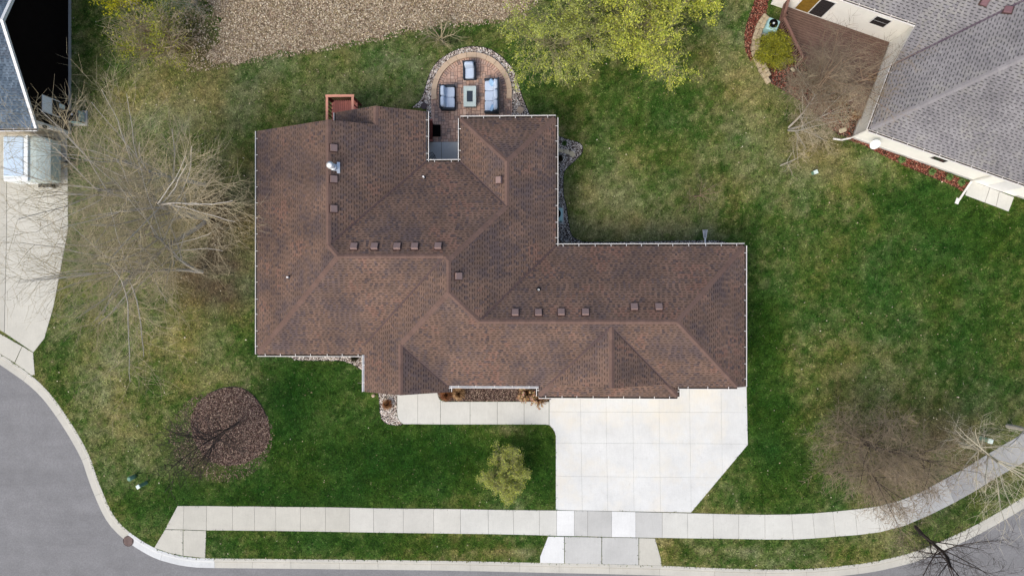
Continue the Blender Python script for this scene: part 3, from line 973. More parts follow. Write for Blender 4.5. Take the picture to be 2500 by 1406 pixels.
b9 = bed('mulch_bed', 'red mulch strip along the neighbour\'s cream wall', nb3)
chips('red_mulch', [nb3], 480, 0.04, 0.10, 0.015, 0.04, MULCHR, b9)

# ------------------------------------------------------------------ patio
def build_patio():
    C = P(1152, 228); cx, cy = C.x, C.y
    RO, RI, RS = 2.46, 2.155, 1.90
    xl, xr = P(1053, 250).x, P(1251, 250).x
    yb, yc = P(1150, 300).y, P(1080, 347).y          # bottom under the eave / end of the courtyard
    xcl, xcr = P(1046, 320).x, P(1135, 320).x
    basep = [(xl, cy)] + [(cx + RO * math.cos(t), cy + RO * math.sin(t)) for t in np.linspace(math.pi, 0, 40)] + [(xr, cy), (xr, yb), (xcr, yb), (xcr, yc), (xcl, yc), (xcl, yb), (xl, yb)]
    b = MB(); b.sheet(basep, 0.022)
    pat = b.build('patio', 'paverjoint')
    tag(pat, 'round clay paver patio behind the house', 'patio', kind='structure')
    EXCL.append(basep)
    z1 = 0.05
    # raised cap stones round the rim
    n = 13
    ts = np.linspace(math.pi + 0.17, -0.17, n + 1)
    for k in range(n):
        m = MB()
        g = 0.0035
        a = np.linspace(ts[k] - g, ts[k + 1] + g, 6)
        m.prism([(cx + RO * math.cos(t), cy + RO * math.sin(t)) for t in a] + [(cx + RI * math.cos(t), cy + RI * math.sin(t)) for t in a[::-1]], 0.0, 0.16 + rnd.uniform(-.004, .004))
        m.build('cap_stone', 'capstone', pat)
    # soldier course inside the rim
    n = 46
    ts = np.linspace(math.pi + 0.1, -0.1, n + 1)
    for k in range(n):
        m = MB(); g = 0.007
        a = np.linspace(ts[k] - g, ts[k + 1] + g, 3)
        m.prism([(cx + (RI - .008) * math.cos(t), cy + (RI - .008) * math.sin(t)) for t in a] + [(cx + RS * math.cos(t), cy + RS * math.sin(t)) for t in a[::-1]], 0.0, z1 + rnd.uniform(-.004, .004))
        m.build('paver', 'paver', pat)
    # soldier row at the courtyard slab
    w = 0.155
    nn = int((xcr - xcl) / w)
    for k in range(nn):
        m = MB(); m.prism([(xcl + k * w + .006, yc + .006), (xcl + (k + 1) * w - .006, yc + .006), (xcl + (k + 1) * w - .006, yc + .15), (xcl + k * w + .006, yc + .15)], 0.0, z1 + rnd.uniform(-.004, .004))
        m.build('paver', 'paver', pat)
    # random ashlar field
    mod = 0.108
    NX, NY = int((xr - xl) / mod) + 1, int((cy + RS - yc) / mod) + 2
    y0 = yc + 0.16
    occ = np.zeros((NX, NY), bool)
    def region(x, y):
        if y >= cy: return (x - cx) ** 2 + (y - cy) ** 2 < (RS - 0.01) ** 2
        if y > yb - 0.05: return xl < x < xr
        return xcl < x < xcr
    circ = [(cx + (RS - .012) * math.cos(t), cy + (RS - .012) * math.sin(t)) for t in np.linspace(0, 2 * math.pi, 48, endpoint=False)]
    hs = halfplanes(circ)
    cache, rest, count = {}, MB(), 0
    items = []
    for j in range(NY):
        for i in range(NX):
            if occ[i, j]: continue
            opts = [(2, 2), (2, 2), (3, 2), (2, 3), (2, 1), (1, 2)]
            rnd.shuffle(opts)
            for w_, h_ in opts + [(1, 1)]:
                if i + w_ <= NX and j + h_ <= NY and not occ[i:i + w_, j:j + h_].any():
                    occ[i:i + w_, j:j + h_] = True
                    items.append((i, j, w_, h_)); break
    for i, j, w_, h_ in sorted(items, key=lambda t: -t[2] * t[3]):
        x0, ya = xl + i * mod, y0 + j * mod
        x1, yd = x0 + w_ * mod, ya + h_ * mod
        cs = [(x0, ya), (x1, ya), (x1, yd), (x0, yd)]
        ins = [region(*c) for c in cs]
        if not any(ins): continue
        g = 0.0095
        zt = z1 + rnd.uniform(-.004, .004)
        rect = [(x0 + g, ya + g), (x1 - g, ya + g), (x1 - g, yd - g), (x0 + g, yd - g)]
        if all(ins):
            if count < 300:
                key = (w_, h_)
                if key not in cache:
                    m = MB(); m.rbox((0, 0, 0), (w_ * mod - 2 * g, h_ * mod - 2 * g, 0.06), 0.008)
                    cache[key] = m.mesh('paver'); cache[key].materials.append(MAT['paver'])
                place('paver', cache[key], pat, ((x0 + x1) / 2, (ya + yd) / 2, zt - 0.03)); count += 1
            else:
                rest.prism(rect, 0, zt)
        else:
            if yd > cy: q = clip_to(rect, hs)
            elif ya > yb - 0.3: q = clip_to(rect, [(1, 0, -xl), (-1, 0, xr)])
            else: q = clip_to(rect, [(1, 0, -xcl), (-1, 0, xcr)])
            if len(clean(q)) >= 3 and abs(area2(q)) > 0.006:
                rest.prism(q, 0, zt)
    if rest.f:
        o = rest.build('cut_pavers', 'paver', pat); o['kind'] = 'stuff'
    # two smooth slabs at the back door
    xm = P(1078, 370).x
    ye = P(1080, 415).y
    cells = [([(xcl, ye), (xm - .004, ye), (xm - .004, yc - .005), (xcl, yc - .005)], 'conc_patio'), ([(xm + .004, ye), (xcr, ye), (xcr, yc - .005), (xm + .004, yc - .005)], 'conc_patio')]
    slab_set('patio_slab', 'two smooth grey slabs in the courtyard by the back door', cells, 0.055)
build_patio()
# ------------------------------------------------------------------ roofs: upper envelope of hip and gable solids
def hip(x0, x1, y0, y1, ze, p, sides='WESN', foot=None):
    """planes rise from the eave lines W x0, E x1, S y0, N y1"""
    pl = []
    if 'W' in sides: pl.append((p, 0.0, ze - p * x0))
    if 'E' in sides: pl.append((-p, 0.0, ze + p * x1))
    if 'S' in sides: pl.append((0.0, p, ze - p * y0))
    if 'N' in sides: pl.append((0.0, -p, ze + p * y1))
    fx0, fx1, fy0, fy1 = foot or (x0, x1, y0, y1)
    return dict(planes=pl, foot=[(fx0, fy0), (fx1, fy0), (fx1, fy1), (fx0, fy1)], fh=halfplanes([(fx0, fy0), (fx1, fy0), (fx1, fy1), (fx0, fy1)]))

def build_roof(house, solids, xf, shing, capmat, valleymat, trim='gutter', cap_step=0.34, gutters=True, light_gutter=(), seed=1, nocap=()):
    rr = random.Random(seed)
    # pieces of each plane that form the visible surface
    pieces = []                                  # (plane, polygon)
    for A, S in enumerate(solids):
        for i, (a, b, c) in enumerate(S['planes']):
            poly = list(S['foot'])
            for j, (a2, b2, c2) in enumerate(S['planes']):
                if j != i: poly = clip(poly, (a2 - a, b2 - b, c2 - c))
                if len(poly) < 3: break
            if len(poly) < 3: continue
            todo = [poly]
            for B, T in enumerate(solids):
                if B == A: continue
                e = 1e-5 if B < A else -1e-5
                hs = T['fh'] + [(a2 - a, b2 - b, c2 - c + e) for a2, b2, c2 in T['planes']]
                nxt = []
                for q in todo:
                    if len(clip_to(q, hs)) < 3 or abs(area2(clip_to(q, hs))) < 1e-4:
                        nxt.append(q); continue
                    for h in hs:
                        out = clip(q, (-h[0], -h[1], -h[2]))
                        if len(out) >= 3 and abs(area2(out)) > 1e-3: nxt.append(out)
                        q = clip(q, h)
                        if len(q) < 3: break
                todo = nxt
            pieces += [((a, b, c), clean(q)) for q in todo if len(clean(q)) >= 3]
    def env(x, y):
        best = None
        for S in solids:
            if all(h[0] * x + h[1] * y + h[2] >= -1e-6 for h in S['fh']):
                k = min(S['planes'], key=lambda t: t[0] * x + t[1] * y + t[2])
                z = k[0] * x + k[1] * y + k[2]
                if best is None or z > best[0] + 1e-6: best = (z, k)
        return best
    key = lambda k: (round(k[0], 4), round(k[1], 4), round(k[2], 3))
    # deck under the shingles, fascia along every free edge
    deck, fascia = MB(), MB()
    gseg = {}
    for (a, b, c), q in pieces:
        zf = lambda p: a * p[0] + b * p[1] + c
        if area2(q) < 0: q = q[::-1]
        deck.add([xf(p[0], p[1], zf(p) - 0.012) for p in q], [tuple(range(len(q)))])
        for i in range(len(q)):
            p0, p1 = q[i], q[(i + 1) % len(q)]
            L = math.hypot(p1[0] - p0[0], p1[1] - p0[1])
            if L < 0.01: continue
            nx, ny = (p1[1] - p0[1]) / L, -(p1[0] - p0[0]) / L
            k = max(1, int(L / 0.3))
            for s_ in range(k):
                u, v = s_ / k, (s_ + 1) / k
                A_ = (p0[0] + (p1[0] - p0[0]) * u, p0[1] + (p1[1] - p0[1]) * u)
                B_ = (p0[0] + (p1[0] - p0[0]) * v, p0[1] + (p1[1] - p0[1]) * v)
                mx, my = (A_[0] + B_[0]) / 2, (A_[1] + B_[1]) / 2
                e = env(mx + nx * 0.02, my + ny * 0.02)
                zm = a * mx + b * my + c
                if e is not None and e[0] > zm - 0.06: continue
                lo = 0.2 if e is None else max(0.2, zm - e[0] + 0.05)
                zA, zB = zf(A_), zf(B_)
                fascia.add([xf(A_[0], A_[1], zA - lo), xf(B_[0], B_[1], zB - lo), xf(B_[0], B_[1], zB + .004), xf(A_[0], A_[1], zA + .004)], [(0, 1, 2, 3)])
                if abs(zA - zB) < 1e-4 and e is None:
                    kk = (round(nx, 2), round(ny, 2), round(nx * mx + ny * my, 2), round(zA, 2))
                    t = lambda p: -ny * p[0] + nx * p[1]
                    gseg.setdefault(kk, []).append(tuple(sorted((t(A_), t(B_)))))
    roof = deck.build('roof', shing['deckmat'], house)
    fascia.build('fascia', trim, roof)
    # shingle courses: tabs with raised teeth, each its own faces and colour
    sh = MB()
    ex = shing.get('course', 0.145)
    for pi, ((a, b, c), q) in enumerate(pieces):
        g = math.hypot(a, b); gx, gy = a / g, b / g
        ux, uy = -gy, gx
        co = 1 / math.sqrt(1 + g * g)
        step = ex * co
        tv = [gx * p[0] + gy * p[1] for p in q]
        r0, r1 = int(math.floor(min(tv) / step)), int(math.ceil(max(tv) / step))
        for r in range(r0, r1):
            strip = clip(clip(q, (gx, gy, -r * step)), (-gx, -gy, (r + 1) * step))
            if len(strip) < 3: continue
            sv = [ux * p[0] + uy * p[1] for p in strip]
            lo, hi = min(sv), max(sv)
            rs = random.Random((r * 7919 + int(a * 100) * 31 + int(b * 100) * 17 + seed * 101) & 0xffffff)
            s_ = math.floor(lo / 3.0) * 3.0
            rs = random.Random(hash((r, int(a * 100), int(b * 100), int(s_), seed)) & 0xffffffff)
            s_ -= rs.uniform(0, 0.3)
            tooth = rs.random() < 0.5
            while s_ < hi:
                w = rs.uniform(0.09, 0.17) if tooth else rs.uniform(0.12, 0.20)
                if s_ + w > lo:
                    base = shing['cols'][int(rs.random() * 3)] if rs.random() < .3 else None
                    if base is None:
                        ax, ay = ux * s_ + gx * r * step, uy * s_ + gy * r * step
                        nz = float(vnoise(np.float64(ax * .9 + 50), np.float64(ay * .9 + 50), seed)) * .6 + float(vnoise(np.float64(ax * 2.6 + 50), np.float64(ay * 2.6 + 50), seed + 5)) * .4
                        base = shing['cols'][min(len(shing['cols']) - 1, int(max(0.0, (nz - .18) * 1.55) * len(shing['cols'])))]
                    k = rs.uniform(0.93, 1.07)
                    bands = ((0.0, 1.0, 0.012 if tooth else 0.005, 1.0),) if tooth else ((0.0, 0.72, 0.005, shing.get('gap', 0.95)), (0.72, 1.0, 0.003, shing.get('printed_band', 0.42)))  # last band: dark print on the shingle's exposed under-layer
                    cell0 = clip(clip(strip, (ux, uy, -s_)), (-ux, -uy, s_ + w))
                    if len(cell0) >= 3:
                        for f0, f1, hgt, kk in bands:
                            cell = cell0
                            if len(bands) > 1:
                                cell = clip(clip(cell0, (gx, gy, -(r + f0) * step)), (-gx, -gy, (r + f1) * step))
                            if len(cell) < 3: continue
                            vs = []
                            for p in cell:
                                f = (gx * p[0] + gy * p[1]) / step - r
                                vs.append(xf(p[0], p[1], a * p[0] + b * p[1] + c + 0.004 + hgt * (1 - 0.75 * f)))
                            if area2(cell) < 0: vs = vs[::-1]
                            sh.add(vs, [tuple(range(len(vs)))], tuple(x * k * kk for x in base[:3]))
                s_ += w
                tooth = not tooth
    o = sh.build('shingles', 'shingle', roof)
    o['kind'] = 'stuff'
    # ridges, hips and valleys where two planes of the envelope meet
    uniq = {}
    for S in solids:
        for k in S['planes']: uniq[key(k)] = k
    U = list(uniq.values())
    bx = [p[0] for S in solids for p in S['foot']]; by = [p[1] for S in solids for p in S['foot']]
    X0, X1, Y0, Y1 = min(bx), max(bx), min(by), max(by)
    for i in range(len(U)):
        for j in range(i + 1, len(U)):
            a, b, c = (U[i][k] - U[j][k] for k in range(3))
            l = math.hypot(a, b)
            if l < 1e-6: continue
            nx, ny = a / l, b / l
            ox, oy = -c * a / (l * l), -c * b / (l * l)
            dx, dy = -ny, nx
            run = []
            ks = {key(U[i]), key(U[j])}
            cxm, cym = (X0 + X1) / 2, (Y0 + Y1) / 2
            tm = (cxm - ox) * dx + (cym - oy) * dy
            half = math.hypot(X1 - X0, Y1 - Y0) / 2 + 1
            t = tm - half
            segs = []
            while t < tm + half:
                x, y = ox + dx * t, oy + dy * t
                ok = False
                if X0 <= x <= X1 and Y0 <= y <= Y1:
                    e1, e2 = env(x + nx * .03, y + ny * .03), env(x - nx * .03, y - ny * .03)
                    if e1 and e2 and {key(e1[1]), key(e2[1])} == ks: ok = True
                if ok: run.append(t)
                elif run:
                    segs.append((run[0], run[-1])); run = []
                t += 0.06
            for t0, t1 in segs:
                if t1 - t0 < 0.25: continue
                m = ((t0 + t1) / 2)
                x, y = ox + dx * m, oy + dy * m
                z = lambda xx, yy: env(xx, yy)[0]
                zc = min(U[i][0] * x + U[i][1] * y + U[i][2], U[j][0] * x + U[j][1] * y + U[j][2])
                w = 0.135
                pz = lambda k, xx, yy: k[0] * xx + k[1] * yy + k[2]
                zl = pz(U[i], x - nx * w, y - ny * w); zr = pz(U[j], x + nx * w, y + ny * w)
                zl2 = pz(U[j], x - nx * w, y - ny * w); zr2 = pz(U[i], x + nx * w, y + ny * w)
                # the envelope picks the lower plane on ridges, the higher on valleys
                e1 = env(x + nx * .05, y + ny * .05)
                convex = (e1[0] - zc) + (env(x - nx * .05, y - ny * .05)[0] - zc) < 0
                kl = i if key(env(x - nx * .03, y - ny * .03)[1]) == key(U[i]) else j
                kr = j if kl == i else i
                zat = lambda t_: U[i][0] * (ox + dx * t_) + U[i][1] * (oy + dy * t_) + U[i][2]
                if convex:
                    n = max(1, int(round((t1 - t0) / cap_step)))
                    st = (t1 - t0) / n
                    up = zat(t1) >= zat(t0)
                    m0 = MB()
                    ta, tb = 0.0, st * 1.12
                    rows = []
                    for tt, lift in ((ta, 0.030 if up else 0.017), (tb, 0.017 if up else 0.030)):
                        for sgn, kk in ((-1, kl), (0, None), (1, kr)):
                            xx, yy = dx * tt + nx * w * sgn, dy * tt + ny * w * sgn
                            if sgn == 0:
                                zz = U[i][0] * xx + U[i][1] * yy
                            else:
                                zz = U[kk][0] * xx + U[kk][1] * yy
                            rows.append((xx, yy, zz + lift))
                    R0 = xf(0, 0, 0)
                    vs = [xf(*p) - R0 for p in rows]
                    vs += [v - Vector((0, 0, 0.012)) for v in vs]
                    m0.add(vs, [(0, 1, 4, 3), (1, 2, 5, 4), (0, 6, 7, 1), (1, 7, 8, 2), (3, 4, 10, 9), (4, 5, 11, 10), (0, 3, 9, 6), (2, 8, 11, 5)])
                    me = m0.mesh('ridge_cap'); me.materials.append(MAT[capmat])
                    for q in range(n):
                        tt = t0 + q * st
                        place('ridge_cap', me, roof, xf(ox + dx * tt, oy + dy * tt, zat(tt)))
                else:
                    m0 = MB()
                    vs = []
                    for tt in (t0, t1):
                        xx, yy = ox + dx * tt, oy + dy * tt
                        for sgn, kk in ((-1, kl), (0, None), (1, kr)):
                            qx, qy = xx + nx * .055 * sgn, yy + ny * .055 * sgn
                            zz = zat(tt) if sgn == 0 else pz(U[kk], qx, qy)
                            vs.append(xf(qx, qy, zz + (0.010 if sgn == 0 else 0.022)))
                    m0.add(vs, [(0, 1, 4, 3), (1, 2, 5, 4)])
                    m0.build('valley_flashing', valleymat, roof)
    # gutters on level eaves
    if gutters:
        for (nx, ny, d, z), ss in gseg.items():
            ss.sort()
            merged = [list(ss[0])]
            for s0, s1 in ss[1:]:
                if s0 <= merged[-1][1] + 0.05: merged[-1][1] = max(merged[-1][1], s1)
                else: merged.append([s0, s1])
            for s0, s1 in merged:
                if s1 - s0 < 0.3: continue
                l = math.hypot(nx, ny)
                gx, gy = nx / l, ny / l
                pt = lambda s_, off: (gx * (d + off) - (-gy) * 0 + (-gy) * s_, gy * (d + off) + gx * s_)
                def ring(s_):
                    out = []
                    for off, zz in ((0.004, -0.03), (0.004, -0.12), (0.105, -0.12), (0.105, 0.0), (0.135, 0.0), (0.135, -0.135), (-0.0, -0.135)):
                        x, y = pt(s_, off)
                        out.append(xf(x, y, z + zz - 0.012))
                    return out
                m = MB()
                A_, B_ = ring(s0 - 0.0), ring(s1 + 0.0)
                n = len(A_)
                m.add(A_ + B_, [(k, k + 1, n + k + 1, n + k) for k in range(n - 1)] + [tuple(range(n)), tuple(range(2 * n - 1, n - 1, -1))])
                gt = m.build('gutter', trim, house)
                light = any(abs(nx - q[0]) < .1 and abs(ny - q[1]) < .1 and q[2] < (s0 + s1) / 2 < q[3] and q[4] < d < q[5] for q in light_gutter)
                m = MB()
                x0_, y0_ = pt(s0 + .02, 0.055); x1_, y1_ = pt(s1 - .02, 0.055)
                vs = []
                for s_ in (s0 + .01, s1 - .01):
                    for off in (0.006, 0.104):
                        x, y = pt(s_, off); vs.append(xf(x, y, z - 0.075))
                m.add(vs, [(0, 1, 3, 2)])
                m.build('gutter_bottom', 'gutter_in' if light else 'debris', gt)
                k = max(1, int((s1 - s0) / 0.86))
                for q in range(k):
                    s_ = s0 + (s1 - s0) * (q + 0.5) / k + rr.uniform(-.04, .04)
                    m = MB()
                    vs = []
                    for sw in (s_ - .013, s_ + .013):
                        for off in (-0.03, 0.12):
                            x, y = pt(sw, off); vs.append(xf(x, y, z + (0.03 if off < 0 else 0.002)))
                    m.add(vs + [v + Vector((0, 0, 0.006)) for v in vs], [(0, 1, 3, 2), (4, 6, 7, 5), (0, 4, 5, 1), (2, 3, 7, 6), (0, 2, 6, 4), (1, 5, 7, 3)])
                    m.build('hanger', trim, gt)
    return roof, env

# ------------------------------------------------------------------ main house
ZE, PITCH = 3.0, 0.5
EX = lambda px: P(px, 703, ZE).x
EY = lambda py, ref: P(ref, py, ZE).y
house = thing('house', 'large L-shaped brown shingled house in the middle of the lot', 'house', tuple(P(1150, 700, 0)))
aW, aE = EX(628), EX(1041)
cN, cS = EY(395, 1083), EY(865, 760)
eE = EX(1357)
sol = []
# C: broad east-west hip
sol.append(hip(aW, eE, cS, cN, ZE, PITCH))
# F: taller hip over the entry and great room; its front eaves are cut back
fW, fS = EX(868), EY(960, 1200)
fFootS = P(1200, 942, ZE + 0.21).y
sol.append(hip(fW, eE, fS, cN, ZE, PITCH, foot=(P(890, 900, ZE + .25).x, eE, fFootS, cN)))
# A: left wing with gable to the back
aN = EY(320, 660)
sol.append(hip(aW, aE, EY(645, 700), aN, ZE, PITCH, 'WE'))
# B: small gable beside the red deck
sol.append(hip(EX(820), aE, EY(331, 900), EY(273, 1000), ZE, PITCH, 'WE'))
# D: right back wing
sol.append(hip(EX(1124), eE, EY(545, 1240), EY(288, 1240), ZE, PITCH, 'WEN'))
# G: front entry gable
gW, gE = fW, EX(1113)
sol.append(hip(gW, gE, 0, 1, ZE, PITCH, 'WE', foot=(P(890, 900, ZE + .25).x, P(1097, 950, ZE + .17).x, EY(955, 1000), EY(800, 1000))))
# J: garage wing
jN, jS, jE = EY(600, 1586), EY(960, 1600), EX(1818)
jFootS = P(1737, 942, ZE + 0.21).y
sol.append(hip(0, jE, fS, jN, ZE, PITCH, 'ESN', foot=(EX(1150), jE, fFootS, jN)))
# K: garage front gable and its skirt roof
kW, kE = EX(1315), EX(1655)
kS = EY(968, 1485)
sol.append(hip(kW, kE, 0, 1, ZE, PITCH, 'WE', foot=(kW, kE, EY(935, 1485), EY(780, 1485))))
sol.append(hip(kW, kE, kS, 0, ZE, PITCH, 'WES', foot=(kW, kE, kS, EY(929, 1485))))
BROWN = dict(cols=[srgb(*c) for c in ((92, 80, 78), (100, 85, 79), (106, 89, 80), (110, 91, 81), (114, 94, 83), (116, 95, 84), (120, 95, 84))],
             deckmat=mat_plain('roof_felt_brown', srgb(66, 50, 46), 1.0, 0.2, 5, spec=0.05), printed_band=0.40, gap=0.98)
ident = lambda x, y, z: Vector((x, y, z))
lg = [(-1, 0, -99, 99, -P(890, 900, ZE).x - 0.6, -P(890, 900, ZE).x + 0.6), (0, -1, EX(1097) - 1, EX(1315) + 1, -fFootS - .3, -fFootS + .3)]
roof, henv = build_roof(house, sol, ident, BROWN, 'cap', 'valley', light_gutter=lg, seed=3)

outline = [(aW, aN), (EX(820), aN), (EX(820), EY(273, 1000)), (aE, EY(273, 1000)), (aE, cN), (EX(1124), cN), (EX(1124), EY(288, 1240)), (eE, EY(288, 1240)), (eE, jN),
           (jE, jN), (jE, jFootS), (kE, jFootS), (kE, kS), (kW, kS), (kW, fFootS), (P(1097, 950, ZE + .17).x, fFootS), (P(1097, 950, ZE + .17).x, EY(955, 1000)),
           (P(890, 900, ZE + .25).x, EY(955, 1000)), (P(890, 900, ZE + .25).x, cS), (aW, cS)]
wall_out = inset(outline, 0.45)
w = MB()
n = len(wall_out)
w.add([(x, y, 0) for x, y in wall_out] + [(x, y, ZE - 0.16) for x, y in wall_out], [(i, (i + 1) % n, n + (i + 1) % n, n + i) for i in range(n)])
w.build('wall', 'siding', house)
w = MB(); w.sheet(inset(outline, 0.02), ZE - 0.165); w.build('soffit', 'white', house)
EXCL.append(inset(outline, 0.1))
def gable_wall(parent, xa, xb, y, zb, mat='siding'):
    m = MB(); xm = (xa + xb) / 2
    zt = lambda x: zb + PITCH * min(x - xa, xb - x)
    m.add([(xa + .1, y, zb - .17), (xb - .1, y, zb - .17), (xb - .1, y, zt(xb - .1) - .03), (xm, y, zt(xm) - .03), (xa + .1, y, zt(xa + .1) - .03)], [(0, 1, 2, 3, 4)])
    m.build('gable_wall', mat, parent)
gable_wall(house, aW, aE, aN - 0.45, ZE)
gable_wall(house, EX(820), aE, EY(273, 1000) - 0.45, ZE)
gable_wall(house, gW, gE, EY(955, 1000) + 0.45, ZE)
# garage doors and a few windows on the walls below the eaves
def opening(parent, name, x0, x1, y, z0, z1, face, mat, frame='white', panes=2, rows=1):
    """flat opening in a wall running along x at y, facing face = -1 (south) or +1 (north)"""
    m = MB(); m.box(((x0 + x1) / 2, y + face * 0.015, (z0 + z1) / 2), (x1 - x0, 0.05, z1 - z0))
    o = m.build(name, frame, parent)
    w_ = (x1 - x0 - 0.1) / panes; h_ = (z1 - z0 - 0.1) / rows
    for i in range(panes):
        for j in range(rows):
            m = MB(); m.box((x0 + .05 + w_ * (i + .5), y + face * 0.042, z0 + .05 + h_ * (j + .5)), (w_ - .05, 0.02, h_ - .05))
            m.build('panel' if mat == 'white' else 'pane', mat, o)
    return o
yk = kS + 0.45
for x0, x1 in ((kW + 0.9, kW + 3.6), (kW + 4.1, kW + 6.9)):
    opening(house, 'garage_door', x0, x1, yk, 0.03, 2.2, -1, 'white', panes=4, rows=4)
opening(house, 'garage_door', kE + 0.25, jE - 0.75, jFootS + .45, 0.03, 2.2, -1, 'white', panes=4, rows=4)
for x0, x1 in ((aW + 1.5, aW + 3.3),):
    opening(house, 'window', x0, x1, cS + .45, 0.9, 2.2, -1, 'glass')
opening(house, 'window', EX(1180), EX(1300), EY(288, 1240) - .45, 0.6, 2.2, 1, 'glass', panes=3)
opening(house, 'patio_door', EX(1055), EX(1110), cN - .45, 0.06, 2.1, 1, 'glass')
opening(house, 'entry_door', EX(1000), EX(1030), EY(955, 1000) + .45, 0.03, 2.1, -1, 'redbal', panes=1, rows=2)

# roof fittings
def on_roof(px, py):
    z = ZE + 1.5
    for _ in range(6):
        p = P(px, py, z); e = henv(p.x, p.y)
        z = e[0]
    return P(px, py, z), e[1]
VENT_PX = [(865, 603), (915, 603), (970, 603), (1013, 603), (1070, 602), (814, 362), (814, 438), (814, 510), (1118.5, 674), (1220, 440),
           (1258, 764), (1314.5, 764), (1370, 763), (1429, 763), (1548, 750), (1608, 750)]
for px, py in VENT_PX:
    p, k = on_roof(px, py)
    g = math.hypot(k[0], k[1])
    az = math.atan2(k[1], k[0])                     # uphill
    tilt = math.atan(g)
    M = Matrix.Rotation(az, 3, 'Z') @ Matrix.Rotation(-tilt, 3, 'Y')
    m = MB()
    m.box(p + M @ Vector((0, 0, 0.022)), (0.46, 0.46, 0.012), M=M)
    v = m.build('roof_vent', 'vent_dark', house)
    m = MB()
    # hood: low box, its top sloping down towards the eave
    h0, h1 = 0.20, 0.12
    vs = [(-.17, -.17, .026), (.17, -.17, .026), (.17, .17, .026), (-.17, .17, .026), (-.19, -.18, h1), (.17, -.18, h0), (.17, .18, h0), (-.19, .18, h1)]
    m.add([p + M @ Vector(q) for q in vs], [(4, 5, 6, 7), (0, 1, 5, 4), (1, 2, 6, 5), (2, 3, 7, 6), (3, 0, 4, 7)])
    m.build('vent_hood', 'vent', v)
# metal flue with storm collar and flashing
p, k = on_roof(826, 410)
az = math.atan2(k[1], k[0])
M = Matrix.Rotation(az, 3, 'Z') @ Matrix.Rotation(-math.atan(.5), 3, 'Y')
m = MB(); m.box(p + M @ Vector((0, 0, .03)), (0.16, 0.6, 0.012), M=M); m.box(p + M @ Vector((0.2, 0, .032)), (0.34, 0.36, 0.012), M=M)
fl = m.build('flue', 'galv', house)
c = p + M @ Vector((0.18, 0.02, 0))
m = MB(); m.tube(c + Vector((0, 0, -.05)), c + Vector((0, 0, .75)), .13, .13, 20); m.build('flue_pipe', 'galv', fl, True)
m = MB(); m.tube(c + Vector((0, 0, .30)), c + Vector((0, 0, .36)), .20, .14, 20); m.build('storm_collar', 'galv', fl, True)
m = MB(); m.tube(c + Vector((0, 0, .78)), c + Vector((0, 0, .92)), .19, .19, 20); m.tube(c + Vector((0, 0, .92)), c + Vector((0, 0, .98)), .19, .06, 20); m.build('flue_cap', 'pvc', fl, True)
for px, py, h in ((1036, 434, .38), (706, 677, .32)):
    p, k = on_roof(px, py)
    m = MB(); m.tube(p - Vector((0, 0, .1)), p + Vector((0, 0, h)), .05, .05, 12); vp = m.build('vent_pipe', 'pvc', house)
    m = MB(); m.tube(p - Vector((0, 0, .04)), p + Vector((0, 0, .08)), .12, .06, 12); m.build('pipe_boot', 'blackmetal', vp)
p, k = on_roof(1315, 707)
m = MB(); m.tube(p - Vector((0, 0, .1)), p + Vector((0, 0, .3)), .055, .055, 14); vp = m.build('vent_pipe', 'pvc', house)
m = MB(); m.tube(p + Vector((0, 0, .296)), p + Vector((0, 0, .303)), .035, .035, 12); m.build('pipe_mouth', 'black', vp)
m = MB(); m.tube(p - Vector((0, 0, .04)), p + Vector((0, 0, .09)), .15, .07, 14); m.build('pipe_boot', 'blackmetal', vp)
# downspout with flared outlet on the lawn behind the garage
m = MB()
a, b_ = P(1748, 594, 2.6), P(1748, 590, 0.12)
m.box((a.x, jN + .07, 1.4), (0.075, 0.055, 2.6))
m.box((a.x, jN + .35, 0.10), (0.09, 0.6, 0.06))
ds = m.build('downspout', 'gutter', house)
m = MB()
y0, y1 = jN + .62, P(1748, 561, .05).y
for s_ in (-1, 1):
    q = [(a.x + s_ * .05, y0), (a.x + s_ * .12, y1), (a.x + s_ * .145, y1), (a.x + s_ * .075, y0)]
    m.prism(q, 0.02, 0.11)
m.build('spout_side', 'gutter', ds)
m = MB(); m.prism([(a.x - .05, y0), (a.x + .05, y0), (a.x + .12, y1), (a.x - .12, y1)], 0.015, 0.04); m.build('spout_tray', 'gutter_in', ds)

